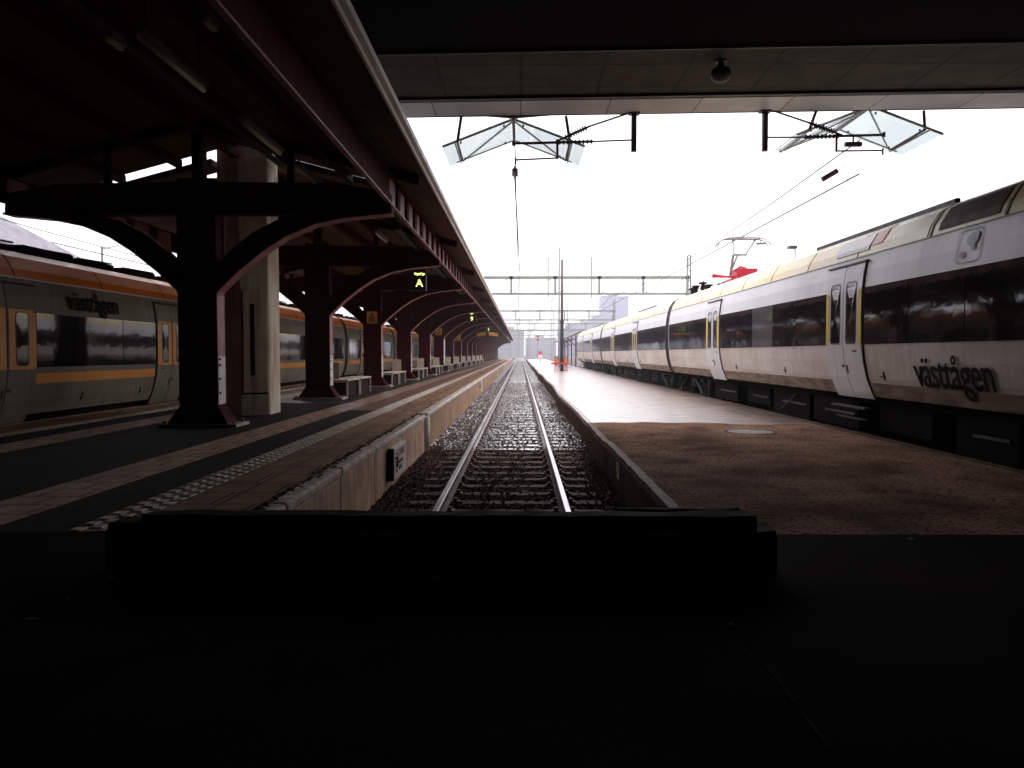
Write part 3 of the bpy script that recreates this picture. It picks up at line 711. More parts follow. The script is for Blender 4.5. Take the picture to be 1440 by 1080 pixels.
# bird spikes along the first beams
for i in range(3):
    Y = P0 + DP*i; b = MB(); x = PC-3.0
    while x < PC+3.0:
        if abs(x-PC) > .35:
            z = 4.36+.16*min(1,(3.13-abs(x-PC))/.83) + .01
            b.bar((x, Y-.08, z), (x+rnd.uniform(-.03,.03), Y-.08+rnd.uniform(-.03,.03), z+.075), .004, .004)
        x += .05
    b.build('bird_spikes', M['wire'], cn)

ORD = ['first','second','third','fourth','fifth','sixth','seventh','eighth','ninth','tenth','eleventh','twelfth','thirteenth','fourteenth','fifteenth','sixteenth','seventeenth','eighteenth','nineteenth','twentieth']
# tube lamps
def tube_lamp(x, y, z, L):
    e = empty('tube_lamp', (x, y, z), None, 'tube lamp', 'tube lamps hanging in line under the canopy')
    b = MB(); b.box(x-.05, x+.05, y, y+L, z+.03, z+.075); b.build('fitting', M['steel'], e)
    b = MB(); b.tube([(x, y+.03, z), (x, y+L-.03, z)], .032, 10); b.build('tube', M['tubewhite'], e, smooth=True)
    for yy in (y+.12, y+L-.12): b = MB(); b.tube([(x, yy, z+.07), (x, yy, roofz(x-PC)-.01)], .008, 6); b.build('hanger', M['wire'], e)
    return e
lamp0 = None; k = 0
ly = [(6.75, 1.4), (9.25, 1.45), (11.45, 1.6)] + [(P0 + 1.4 + i*3.675, 1.45) for i in range(17)]
for i, (y, L) in enumerate(ly):
    if i < 3 or lamp0 is None: e = tube_lamp(-3.32, y, 4.53, L)
    else: e = copy_tree(lamp0); e.location = (-3.32, y, 4.53)
    if i == 3: lamp0 = e
    if i < 3: e['label'] = ['pale tube lamp hanging nearest above the dark left side', 'short tube lamp second from the near end of its row', 'tube lamp just before the first canopy beam'][i]
    else: e['label'] = '%s tube lamp beyond the first canopy beam, counted going away' % ORD[i-3]
for i, (px, py) in enumerate([(159, 62), (293, 35)]):
    zz = 4.75; rr = (497-py)/(732-px); xx = -(zz-EYE)/rr; yy = xx*1080/(px-732)
    e = empty('small_lamp', (xx, yy, zz), ['small pale lamp left of the nearest tube lamp', 'small pale lamp right of and above the nearest tube lamp'][i], 'lamp', 'small lamps on the canopy ceiling')
    b = MB(); b.box(xx-.045, xx+.045, yy-.02, yy+.26, zz+.03, zz+.10); b.build('fitting', M['steel'], e, bevel=.005)
    b = MB(); b.box(xx-.03, xx+.03, yy, yy+.24, zz-.01, zz+.03); b.build('diffuser', M['tubewhite'], e, bevel=.008)

# hanging signs
def hang_sign(x, y, z0, w, h, label, lines):
    e = empty('hanging_sign', (x, y, z0), label, 'sign', 'black hanging signs under the canopy')
    b = MB(); b.box(x-w/2, x+w/2, y, y+.16, z0, z0+h); b.build('sign_box', M['blackmet'], e, bevel=.008)
    for s in (-.35, .35): b = MB(); b.tube([(x+s*w, y+.08, z0+h), (x+s*w, y+.08, roofz(x-PC)-.01)], .010, 6); b.build('hanger', M['blackmet'], e)
    for txt, size, cx, cz, m in lines:
        vs, fs = text_mesh(txt, size, .006); wd = max(v[0] for v in vs)
        t = MB(); t.add([(x+cx*w-wd/2+vx, y-.004, z0+cz*h+vy) for vx, vy in vs], fs); t.build('lettering', m, e, recalc=False)
    return e
hang_sign(-2.95, 22.0, 3.57, .50, .62, 'black hanging sign reading Vagnsläge A in yellow green letters', [("Vagnsläge", .085, .12, .72, M['lettern']), ("A", .30, .12, .18, M['lettern'])])
hang_sign(-2.85, 45.0, 3.60, .52, .62, 'black hanging sign showing a bright 9', [("9", .34, .0, .14, M['lettern']), ("Spår", .12, 0, .76, M['lettern'])])
hang_sign(-2.95, 70.0, 3.75, .60, .62, 'far black hanging sign with a figure above two yellow boards', [("8", .36, .0, .14, M['lettern']), ("Spår", .13, 0, .74, M['lettern'])])
e = empty('direction_sign', (-3.0, 69.5, 3.2), 'pair of pale yellow boards angled beneath the far hanging sign', 'sign')
for s in (-1, 1):
    b = MB(); b.hexa([(-3.0+s*.12,69.45,3.42),(-3.0+s*.95,69.6,3.30),(-3.0+s*.95,69.64,3.30),(-3.0+s*.12,69.49,3.42)], [(-3.0+s*.12,69.45,3.72),(-3.0+s*.95,69.6,3.60),(-3.0+s*.95,69.64,3.60),(-3.0+s*.12,69.49,3.72)])
    b.build('board', M['signyellow'], e)
b = MB(); b.box(-3.05,-2.95,69.5,69.6,3.3,4.6); b.build('hanger', M['blackmet'], e)
# warning signs on the posts
def post_sign(i, z0, w, h, label):
    Y = P0+DP*i; e = empty('warning_sign', (PC, Y-.18, z0), label, 'sign', 'yellow warning signs on canopy posts')
    b = MB(); b.box(PC-w/2, PC+w/2, Y-.20, Y-.182, z0, z0+h); b.build('sign_plate', M['signyellow'], e)
    y = Y-.204; zc = z0+h*.62; s = w*.34
    b = MB()
    o = [(PC-s,zc-s*.6),(PC+s,zc-s*.6),(PC,zc+s*1.0)]; q = [(PC-s*.72,zc-s*.44),(PC+s*.72,zc-s*.44),(PC,zc+s*.72)]
    b.add([(x,y,z) for x,z in o+q], [(0,1,4,3),(1,2,5,4),(2,0,3,5)])
    b.add([(PC+.02,y,zc+s*.5),(PC-.03,y,zc+.02),(PC+.03,y,zc+.02),(PC-.01,y,zc-s*.3)], [(0,1,3,2)])
    for k in range(3): b.add([(PC-s,y,z0+.05+k*.05),(PC+s*(1-.2*k),y,z0+.05+k*.05),(PC+s*(1-.2*k),y,z0+.075+k*.05),(PC-s,y,z0+.075+k*.05)], [(0,1,2,3)])
    b.build('warning_symbol', M['ink'], e, recalc=False)
post_sign(2, 2.83, .36, .42, 'orange yellow warning sign with triangle on the third canopy post')
post_sign(5, 2.95, .42, .46, 'orange yellow warning sign on the sixth canopy post')
post_sign(7, 2.85, .50, .5, 'orange yellow warning sign on the eighth canopy post')

# benches, one per bay
def bench(y0, x0=-5.05, L=3.3, panel='near'):
    e = empty('bench', (x0, y0, PZ), None, 'bench', 'benches between the canopy posts')
    for k in range(2):
        a = y0 + k*(L/2+.06)
        b = MB()
        for q in range(4): b.box(x0-.30+q*.155, x0-.30+q*.155+.135, a, a+L/2-.06, PZ+.44, PZ+.485)
        b.build('seat', M['bench'], e, bevel=.004)
        b = MB(); b.box(x0-.24, x0+.22, a+.10, a+L/2-.18, PZ+.003, PZ+.435); b.build('seat_base', M['benchdark'], e)
        for yy in (a+.03, a+L/2-.12):
            b = MB(); b.box(x0+.24, x0+.285, yy, yy+.045, PZ, PZ+.44); b.box(x0-.30, x0+.285, yy, yy+.045, PZ+.40, PZ+.438); b.box(x0-.30, x0-.255, yy, yy+.045, PZ, PZ+.40)
            b.build('leg', M['benchleg'], e)
    yp = y0-.02 if panel == 'near' else y0+L+.04
    b = MB(); b.hexa([(x0-.26,yp-.10,PZ+.50),(x0+.10,yp-.10,PZ+.50),(x0+.10,yp-.07,PZ+.50),(x0-.26,yp-.07,PZ+.50)], [(x0-.27,yp-.02,PZ+.95),(x0+.09,yp-.02,PZ+.95),(x0+.09,yp+.01,PZ+.95),(x0-.27,yp+.01,PZ+.95)])
    b.build('back_panel', M['bench'], e, bevel=.006)
    return e
near0 = bench(20.75, -4.98); near0['label'] = 'nearest bench, its pale back panel at the near end'
pr = bench(27.9, -4.95, panel='far'); pr['label'] = 'second bench from the near end, back panel at its far end'
for i in range(2, 11):
    c = copy_tree(pr); c.location.y = 27.9 + DP*(i-1); c['label'] = '%s bench from the near end of the platform row' % ORD[i]

# ------------------------------------------------------------------ trains
PROF = [(.20,1.10),(.10,1.35),(.035,1.65),(.005,1.93),(0,2.3),(0,2.90),(.03,3.18),(.085,3.46),(.14,3.63),(.28,3.85),(.52,3.98),(1.05,4.06),(1.725,4.08)]
def pdx(z):
    z = max(PROF[0][1], min(z, 4.08)) if z >= 1.10 else z
    if z < 1.10: return .20 + (1.10-z)*.5
    for (d0,z0),(d1,z1) in zip(PROF, PROF[1:]):
        if z <= z1: return d0 + (d1-d0)*(z-z0)/(z1-z0)
    return PROF[-1][0]
class Train:
    def __init__(s, name, label, x0, sg, zo, y0):
        s.x0, s.sg, s.zo = x0, sg, zo; s.root = empty(name, (x0+sg*1.725, y0, zo), label, 'train')
    def P(s, y, z, off=0.0): return (s.x0 + s.sg*(pdx(z)-off), y, z+s.zo)
    def patch(s, b, y0, y1, z0, z1, off=.012, mi=0, th=.05, corner=0):
        zs = [z0] + [z for _, z in PROF if z0+.01 < z < z1-.01] + [z1]
        if z1-z0 > .5 and len(zs) < 4: zs = list(np.linspace(z0, z1, 5))
        n = len(zs)
        o = [s.P(y, z, off) for y in (y0, y1) for z in zs]; i = [s.P(y, z, off-th) for y in (y0, y1) for z in zs]
        fs = []
        for k in range(n-1):
            fs += [(k, k+1, n+k+1, n+k), (2*n+k, 3*n+k, 3*n+k+1, 2*n+k+1), (k, 2*n+k, 2*n+k+1, k+1), (n+k, n+k+1, 3*n+k+1, 3*n+k)]
        fs += [(0, n, 3*n, 2*n), (n-1, 3*n-1, 4*n-1, 2*n-1)][:1] + [(n-1, 2*n-1+0, 4*n-1, 3*n-1)]
        b.add(o + i, fs, mi)
    def rpatch(s, b, y0, y1, z0, z1, r, off, mi=0):      # rounded-corner plate
        pts = []
        for cy, cz, a0 in ((y1-r,z1-r,0),(y0+r,z1-r,90),(y0+r,z0+r,180),(y1-r,z0+r,270)):
            for k in range(5): a = R(a0+22.5*k); pts.append((cy+r*math.cos(a), cz+r*math.sin(a)))
        v = [s.P(y, z, off) for y, z in pts]; n = len(v); cpt = s.P((y0+y1)/2, (z0+z1)/2, off)
        # split along mid height so it follows the side
        b.add(v + [cpt], [(k, (k+1)%n, n) for k in range(n)], mi)
    def rframe(s, b, y0, y1, z0, z1, r, w, off, mi=0):
        def loop(y0,y1,z0,z1,r):
            return [(cy+r*math.cos(R(a0+22.5*k)), cz+r*math.sin(R(a0+22.5*k))) for cy,cz,a0 in ((y1-r,z1-r,0),(y0+r,z1-r,90),(y0+r,z0+r,180),(y1-r,z0+r,270)) for k in range(5)]
        a = loop(y0-w,y1+w,z0-w,z1+w,r+w); c = loop(y0,y1,z0,z1,r); n = len(a)
        b.add([s.P(y,z,off) for y,z in a+c], [(k,(k+1)%n,n+(k+1)%n,n+k) for k in range(n)], mi)
    def body(s, y0, y1, mats, seam):            # mats: lower, upper, roof, top, seam
        b = MB(); y = y0+1.2
        while y < y1-1: s.patch(b, y, y+.018, 3.475, 3.96, .006, 4, .02); y += seam
        loop = [(d, z) for d, z in PROF] + [(3.45-d, z) for d, z in PROF[-2::-1]]
        n = len(loop); ys = [y0, y0+.10, y1-.10, y1]
        def ring(y, shrink): return [(s.x0+s.sg*(1.725+(d-1.725)*(1-shrink)), y, s.zo+z-shrink*(z-2.5)) for d, z in loop]
        rs = [ring(y0,.03), ring(y0+.10,0), ring(y1-.10,0), ring(y1,.03)]
        for r0, r1 in zip(rs, rs[1:]):
            for k in range(n-1):
                z = (loop[k][1]+loop[k+1][1])/2
                mi = 0 if z < 1.93 else (1 if z < 3.46 else 2)
                if abs(loop[k][0]-1.725) < 1.0 and z > 4.0: mi = 3
                b.add([r0[k], r0[k+1], r1[k+1], r1[k]], [(0,1,2,3)], mi)
            b.add([r0[-1], r0[0], r1[0], r1[-1]], [(0,1,2,3)], 3)
        b.add(rs[0], [tuple(range(n))], 3); b.add(rs[-1], [tuple(range(n))], 3)
        o = b.build('carriage', mats, s.root)
        return o
    def ends(s, body, y0, y1):
        b = MB(); s.patch(b, y0-.02, y0+.11, 1.08, 3.97, .030, 0, .05); b.build('end_seal', M['gasket'], body)
        b = MB(); s.patch(b, y1-.11, y1+.02, 1.08, 3.97, .030, 0, .05); b.build('end_seal', M['gasket'], body)
    def windows(s, body, y0, y1, m, w=1.62, z0=1.93, z1=2.90):
        n = max(1, round((y1-y0)/w)); st = (y1-y0)/n
        for k in range(n):
            b = MB(); a = y0+k*st; t = rnd.uniform(-.004,.004)
            s.patch(b, a+.012, a+st-.012, z0, z1, .014+rnd.uniform(-.002,.002), 0, .03)
            b.build('window', m[k % len(m)], body)
    def door(s, body, yc, mats, w=1.5, both=True):   # panel, window, edge colour, gasket
        b = MB(); b_ = s
        for a, c in ((yc-w/2, yc-.012), (yc+.012, yc+w/2)):
            s.patch(b, a, c, .98, 3.33, .035, 0, .06)
        s.patch(b, yc-w/2-.025, yc-w/2-.002, .98, 3.36, .022, 3, .05); s.patch(b, yc+w/2+.002, yc+w/2+.025, .98, 3.36, .022, 3, .05); s.patch(b, yc-.011, yc+.011, .98, 3.33, .024, 3, .05)
        s.patch(b, yc-w/2-.06, yc+w/2+.06, 3.345, 3.375, .06, 3, .08)
        s.patch(b, yc-w/2+.002, yc-w/2+.14, 1.93, 2.86, .040, 2, .03); s.patch(b, yc+w/2-.14, yc+w/2-.002, 1.93, 2.86, .040, 2, .03)
        if both:
            for k in (-.16, .16): s.patch(b, yc+k-.03, yc+k+.03, 1.93, 1.97, .042, 2, .02)
        # handle and push button marks
        s.patch(b, yc-.10, yc-.05, 1.42, 1.56, .045, 3, .02); s.patch(b, yc+.04, yc+.12, 1.52, 1.57, .045, 3, .02); s.patch(b, yc-.55, yc-.38, 1.80, 1.83, .038, 3, .02)
        d = b.build('door', mats, body)
        return d
    def doorglass(s, body, yc, m, hw=.20, dx=.335, z0=1.96, z1=3.02, off=.0415):
        for k in (-1, 1):
            b = MB(); cy = yc + k*dx; s.rpatch(b, cy-hw, cy+hw, z0, z1, .06, off, 0); s.rframe(b, cy-hw, cy+hw, z0, z1, .06, .022, off+.001, 1)
            b.build('door_window', [m, M['gasket']], body, recalc=False)
    def lettering(s, body, txt, ya, z, size, width, m, bold=.012):
        vs, fs = text_mesh(txt, size, 0, 0, width); L = max(v[0] for v in vs)
        b = MB()
        for k, (dx, dz) in enumerate([(0,0),(-bold,0),(bold,0),(0,bold*.6),(0,-bold*.6),(bold*.7,bold*.4),(-bold*.7,-bold*.4)]):   # heavy strokes; far end first on the right-hand train
            b.add([s.P(ya - s.sg*(x+dx), z + y + dz, .026 + k*.0012) for x, y in vs], fs)
        b.build('lettering', m, body, recalc=False)
        return L
    def bogie(s, yc):
        e = MB(); xc = s.x0+s.sg*1.725
        for sx in (-1, 1):
            x = xc+sx*1.05
            e.box(x-.09, x+.09, yc-1.6, yc+1.6, s.zo+.55, s.zo+.72, 0)
            for yy in (-1.25, 1.25):
                e.cyl((xc+sx*.72-.06, yc+yy, s.zo+.42), .42, .12, 24, 1, 'x')
                e.box(x-.10, x+.16, yc+yy-.17, yc+yy+.17, s.zo+.30, s.zo+.56, 0)
                e.cyl((x+sx*.02, yc+yy, s.zo+.56), .10, .30, 10, 1)
            e.tube([(x+sx*.18, yc-.7, s.zo+.35), (x+sx*.18, yc+.5, s.zo+.92)], .035, 8, 1)
            e.box(x-.05, x+.14, yc-.30, yc+.30, s.zo+.38, s.zo+.60, 0); e.cyl((x+sx*.12, yc+.75, s.zo+.6), .07, .35, 8, 1)
        for yy in (-1.25, 1.25): e.cyl((xc-.8, yc+yy, s.zo+.42), .08, 1.6, 10, 0, 'x')
        return e.build('bogie', [M['under'], M['undermet']], s.root)
    def underframe(s, y0, y1):
        e = MB(); xc = s.x0+s.sg*1.725; xs = s.x0+s.sg*.42
        e.box(min(xs,xc), max(xs,xc), y0+.3, y1-.3, s.zo+.88, s.zo+1.12, 0)
        e.box(xc-.5, xc+.5, y0+.3, y1-.3, s.zo+.16, s.zo+.9, 0)  # long middle box added to block bright gaps beneath the train
        y = y0+4.2
        while y < y1-5.2:
            L = rnd.uniform(1.2, 2.6); h = rnd.uniform(.30,.45); xo = s.x0+s.sg*rnd.uniform(.36,.5)
            e.box(min(xo,xc), max(xo,xc), y, y+L, s.zo+h, s.zo+.9, 0); 
            if rnd.random() < .6: e.box(min(xo, xo-s.sg*.02), max(xo, xo-s.sg*.02), y+.15, y+L*.7, s.zo+.62, s.zo+.66, 1)
            y += L + rnd.uniform(.2,.8)
        for yy in (y0+1.0, y1-1.0, (y0+y1)/2): e.tube([(xs, yy-.5, s.zo+.85), (xs-s.sg*.08, yy+.2, s.zo+.45)], .02, 6, 1)
        return e.build('underframe', [M['under'], M['undermet']], s.root)
    def gangway(s, y0, y1):
        b = MB(); loop = [(.10+d*1.0+.02, 1.15 + (z-1.10)*.975) for d, z in PROF]; loop = loop + [(3.45-d, z) for d, z in loop[-2::-1]]
        b.extr([(s.x0+s.sg*d, s.zo+z) for d, z in loop], y0-.02, y1+.02)
        b.build('gangway', M['gasket'], s.root)

# right-hand train: silver sides, yellow cove
T1 = Train('passenger_train', 'silver grey train with yellow roof edge, black window band and västtågen lettering', 5.875, 1, 0, 5.5)
LW1 = .86
CARS = [(5.5, 30.72), (30.98, 56.28), (56.54, 80.6)]
mats1 = [M['traindirt'], M['traingrey'], M['covesheen'], M['traingrey']]
for ci, (y0, y1) in enumerate(CARS):
    bd = T1.body(y0, y1, mats1 + [M['under']], 2.35); T1.ends(bd, y0, y1)
    b = MB(); T1.patch(b, y0+.15, y1-.15, 1.03, 1.27, .010, 0, .05); b.build('skirt', M['trainskirt'], bd)
    b = MB(); T1.patch(b, y0+.12, y1-.12, 3.452, 3.470, .012, 0, .03); b.build('drip_rail', M['steel'], bd)
    d1, d2 = (y1-7.2, y1-16.7)
    for dc in (d1, d2):
        T1.door(bd, dc, [M['traingrey'], M['glass'], M['yellow'], M['gasket']]); T1.doorglass(bd, dc, M['glass'])
    T1.windows(bd, d1+.80, y1-.25, [M['glass'], M['glass']]); T1.windows(bd, d2+.80, d1-.80, [M['glass'], M['glass'], M['glassp'], M['glass']] if ci == 0 else [M['glass']]); T1.windows(bd, y0+.25, d2-.80, [M['glass']])
    # seams of the roof cove and hatches
    b = MB(); xr = T1.x0
    b.box(xr+.60, xr+.68, y0+6.1, y0+11.5, 3.99, 4.09); b.build('roof_edge_box', M['undermet'], bd, bevel=.02)
    b = MB(); b.box(xr+1.20, xr+2.4, y0+12.2, y0+15.2, 4.06, 4.16); b.build('roof_box', M['undermet'], bd, bevel=.02)
    T1.underframe(y0, y1); T1.bogie(y0+3.1); T1.bogie(y1-3.1)
    for yy in (d1-2.3, d2+3.3, d2-1.4):
        b = MB(); T1.patch(b, yy, yy+.16, 1.38, 1.40, .012, 0, .03); T1.patch(b, yy+.02, yy+.05, 1.33, 1.47, .014, 0, .03); b.build('small_fitting', M['ink'], bd)
    if ci == 0:
        front = bd
        b = MB(); T1.patch(b, 9.72, 11.12, 3.53, 3.92, .014, 0, .03); b.build('roof_vent', M['ventdark'], bd)
        b = MB(); T1.patch(b, 9.55, 9.60, 3.475, 3.97, .012, 0, .02); T1.patch(b, 11.3, 11.34, 3.475, 3.97, .012, 0, .02); b.build('vent_frame', M['gasket'], bd)
        b = MB(); T1.patch(b, 13.35, 14.7, 3.56, 3.84, .016, 0, .03); b.build('grey_hatch', M['glassp'], bd)
        b = MB(); T1.patch(b, 12.9, 13.3, 3.62, 3.92, .014, 0, .03); b.build('roof_hatch', M['lorange'], bd)
        L = T1.lettering(bd, "västtågen", 11.60, 1.285, .66, LW1, M['ink'], .013)
        print('LETTERING length', L)
        # emblem: rounded outline with the outline of a land area inside
        b = MB(); T1.rframe(b, 9.98, 10.50, 2.985, 3.40, .07, .018, .014, 0)
        blob = [(10.20,3.36),(10.09,3.37),(10.03,3.32),(10.05,3.24),(10.09,3.20),(10.08,3.14),(10.15,3.11),(10.19,3.17),(10.24,3.19),(10.29,3.25),(10.28,3.32)]
        v = [T1.P(y,z,.018) for y,z in blob]; b.add(v, [tuple(range(len(v)))])
        v = [T1.P(y,z,.018) for y,z in [(10.36,3.03),(10.30,3.06),(10.33,3.12),(10.38,3.13),(10.42,3.07)]]; b.add(v, [tuple(range(5))])
        b.build('emblem', M['emblem'], bd, recalc=False)
for (a, c) in zip(CARS, CARS[1:]): T1.gangway(a[1], c[0])
# steps and step lights below the near doors
b = MB(); b.box(5.93, 6.05, 13.3, 14.7, .80, .83); b.box(5.99, 6.1, 13.4, 14.6, .60, .62); b.build('door_step', M['undermet'], T1.root)
# pantograph
pg = MB(); py_, pxc = 26.2, 7.6
pb = MB()
pb.box(pxc-.55, pxc+.55, py_-.35, py_-.25, 4.20, 4.28); pb.box(pxc-.55, pxc+.55, py_+.85, py_+.95, 4.20, 4.28); pb.box(pxc-.5,pxc-.42,py_-.3,py_+.9,4.22,4.30); pb.box(pxc+.42,pxc+.5,py_-.3,py_+.9,4.22,4.30)
pb.box(pxc-.25, pxc+.45, py_+.1, py_+.75, 4.30, 4.66); pb.box(pxc-1.1, pxc-.3, py_+.0, py_+.12, 4.34, 4.40); pb.tube([(pxc-1.1,py_+.05,4.44),(pxc-.3,py_+.1,4.34)], .035, 8); pb.tube([(pxc-.3,py_+.3,4.6),(pxc-.1,py_+.2,4.72),(pxc+.1,py_+.2,4.66)], .04, 8)
pno = pb.build('pantograph', M['panred'], T1.root, bevel=.008)
b = MB()
for dx in (-.5, .45):
    for dy in (-.3, .88): b.cyl((pxc+dx, py_+dy, 4.07), .06, .14, 10)
for dx in (-.42,):
    b.tube([(pxc+dx, py_+.3, 4.45), (pxc-.55, py_-.5, 5.02)], .045, 8)
b.build('lower_arm', M['steel'], pno)
b = MB(); kx, ky, kz = pxc-.40, py_-.5, 5.04
b.tube([(kx-.15,ky,kz),(kx+.30,ky,kz)], .035, 8)
b.tube([(kx-.12,ky,kz),(pxc-.35,py_+.3,5.66)], .026, 8); b.tube([(kx+.25,ky,kz),(pxc+.42,py_+.3,5.66)], .028, 8); b.tube([(kx+.30,ky,kz),(pxc+.62,py_+.3,5.56)], .014, 6); b.tube([(pxc-.45,py_+.2,4.5),(kx,ky,kz)], .03, 8)
b.build('upper_arm', M['steel'], pno)
b = MB()
for dy in (.15, .45):
    pts = [(-.92,5.40),(-.84,5.55),(-.70,5.65),(-.5,5.70),(0,5.725),(.5,5.70),(.70,5.65),(.84,5.55),(.92,5.44)]
    b.tube([(pxc+x, py_+dy, z) for x, z in pts], .020, 8)
b.box(pxc-.55, pxc+.55, py_+.13, py_+.47, 5.655, 5.675); b.box(pxc+.45,pxc+.75,py_+.2,py_+.4,5.50,5.54); b.tube([(pxc+.6,py_+.3,5.52),(pxc+.6,py_+.3,5.66)], .015, 6)
b.build('contact_bow', M['steel'], pno)
b = MB()
for k in range(7):
    xx = pxc-.9+rnd.uniform(0,1.2); yy = py_+2.6+k*.45
    b.cyl((xx, yy, 4.06), .07, .30, 8); b.box(xx-.12, xx+.12, yy-.1, yy+.2, 4.36, 4.42)
b.tube([(pxc-.8, py_+2.6, 4.45), (pxc-.2, py_+5.6, 4.42)], .03, 6)
b.build('roof_insulator', M['under'], T1.root)
# aerials on the roof of the near carriage
b = MB(); b.tube([(6.9, 19.5, 4.08), (6.9, 19.5, 4.42)], .015, 6); b.box(6.72, 6.92, 19.4, 19.6, 4.40, 4.47); b.build('roof_aerial', M['steel'], T1.root)

# left-hand train: grey sides, orange cove and doors
T2 = Train('passenger_train', 'dull grey train with orange roof edge, orange stripe and orange-framed doors', -8.5, -1, -.4, 5.5)
CARS2 = [(5.5, 11.55), (11.80, 37.3), (37.55, 51.5), (51.75, 78)]
mats2 = [M['lgrey'], M['lgrey'], M['lorange'], M['steel']]
DOORS2 = {0: [], 1: [12.60, 18.6], 2: [41.5], 3: [59, 68]}
for ci, (y0, y1) in enumerate(CARS2):
    bd = T2.body(y0, y1, mats2 + [M['under']], 2.75); T2.ends(bd, y0, y1)
    b = MB(); T2.patch(b, y0+.12, y1-.12, 3.452, 3.480, .016, 0, .03); b.build('drip_rail', M['whitepaint'], bd)
    ds = DOORS2[ci]; a = y0+.5
    for dc in ds + [None]:
        e_ = (dc-.80) if dc else y1-.5
        if e_ - a > .8:
            T2.windows(bd, a, e_, [M['glass']], 1.5, 1.93, 2.88)
            b = MB(); T2.patch(b, a, e_, 1.64, 1.82, .012, 0, .03); b.build('orange_stripe', M['stripe'], bd)
        if dc:
            T2.door(bd, dc, [M['lgrey'], M['glass'], M['stripe'], M['gasket']], both=False)
            b = MB()
            for k in (-1, 1):
                T2.patch(b, dc+k*.37-.33, dc+k*.37+.33, 1.90, 2.92, .0385, 0, .02)
            b.build('orange_panel', M['stripe'], bd)
            T2.doorglass(bd, dc, M['glass'], .15, .37, 1.98, 2.86, .044); a = dc+.80
    y = y0+.8
    while y < y1-1.5:
        b = MB(); L = rnd.uniform(.8,1.6); b.box(-9.55, -9.10, y, y+L, 3.60, 3.60+rnd.uniform(.10,.17)); b.tube([(-9.15,y,3.74),(-9.15,y+L,3.77)], .02, 6); y += L+rnd.uniform(.2,.7); b.build('roof_box', M['under'], bd)
    T2.underframe(y0, y1)
    if y1-y0 > 10: T2.bogie(y0+3); T2.bogie(y1-3)
    if ci == 1:
        T2.lettering(bd, "västtågen", 14.35, 3.0, .52, 1.04, M['ink'], .012)
        for yy in (14.9, 17.2):
            b = MB(); T2.patch(b, yy, yy+.12, 1.30, 1.32, .012, 0, .03); T2.patch(b, yy+.02, yy+.05, 1.27, 1.42, .014, 0, .03); b.build('small_fitting', M['ink'], bd)
for (a, c) in zip(CARS2, CARS2[1:]): T2.gangway(a[1], c[0])

# ------------------------------------------------------------------ overhead line gear under and beyond the bridge
def insulator(b, p0, p1, r=.035, n=9, mi=0):
    p0 = Vector(p0); p1 = Vector(p1)
    for k in range(n):
        a = p0.lerp(p1, (k+.15)/n); c = p0.lerp(p1, (k+.55)/n); b.tube([a, c], r*1.7, 10, mi)
    b.tube([p0, p1], r*.8, 8, mi)
def bracket(px, mirror, label):
    Y = 17.42 - SK*((px-732)/61.7); f = Y/1080
    def W(x, y, dy=0): return ((x-732)*f, Y+dy, EYE+(497-y)*f)
    e = empty('catenary_bracket', W(px, 150), label, 'catenary bracket', 'line brackets hanging from the bridge edge')
    s = -1 if not mirror else 1
    b = MB(); x, _, z0 = W(px, 217); b.box(x-.055, x+.055, Y-.055, Y+.055, z0, BZ+.02); b.box(x-.12,x+.12,Y-.1,Y+.1,BZ-.02,BZ+.012); b.build('drop_post', M['armpurple'], e)
    if not mirror:
        A = [(889,162),(828,182),(781,203)]; B = [(889,201),(832,203),(722,205.5)]; D = (783,200,227); Cc = [(783,225.5),(725,228)]
    else:
        A = [(1070,158),(1130,178),(1178,196)]; B = [(1070,198),(1125,198),(1234,195)]; D = (1169,192,218); Cc = [(1169,217),(1233,216.5)]
    b = MB(); b.tube([W(*A[0]), W(*A[1])], .022, 8); b.tube([W(*A[1]), W(*A[2])], .026, 8); insulator(b, W(*[A[1][0]*.9+A[2][0]*.1, A[1][1]*.9+A[2][1]*.1]), W(*[A[1][0]*.25+A[2][0]*.75, A[1][1]*.25+A[2][1]*.75])); b.build('stay_arm', M['armpurple'], e)
    b = MB(); b.tube([W(*B[0]), W(*B[1])], .020, 8); b.tube([W(*B[1]), W(*B[2])], .030, 8); insulator(b, W(B[1][0], B[1][1]), W(B[1][0]*.55+B[2][0]*.45, B[1][1]*.55+B[2][1]*.45), .03); b.cyl(Vector(W(B[2][0], B[2][1]+3)), .035, .10, 8); b.build('bracket_tube', M['armpurple'], e)
    b = MB(); b.tube([W(D[0],D[1]), W(D[0],D[2])], .028, 8); b.tube([W(*Cc[0]), W(*Cc[1])], .020, 8); b.tube([W(Cc[1][0],Cc[1][1]-3), W(Cc[1][0],Cc[1][1]+6)], .022, 8); b.build('steady_arm', M['armpurple'], e)
    if mirror:
        b = MB(); x, _, z = W(1192, 208); b.box(x-.18, x+.18, Y-.05, Y+.05, z-.045, z+.045); b.tube([(x,Y,z),W(1192,197)], .02, 6); b.build('weight', M['armpurple'], e)
    return e
bracket(889, False, 'dark line bracket hanging from the bridge above the middle track')
bracket(1070, True, 'dark line bracket hanging from the bridge above the train')
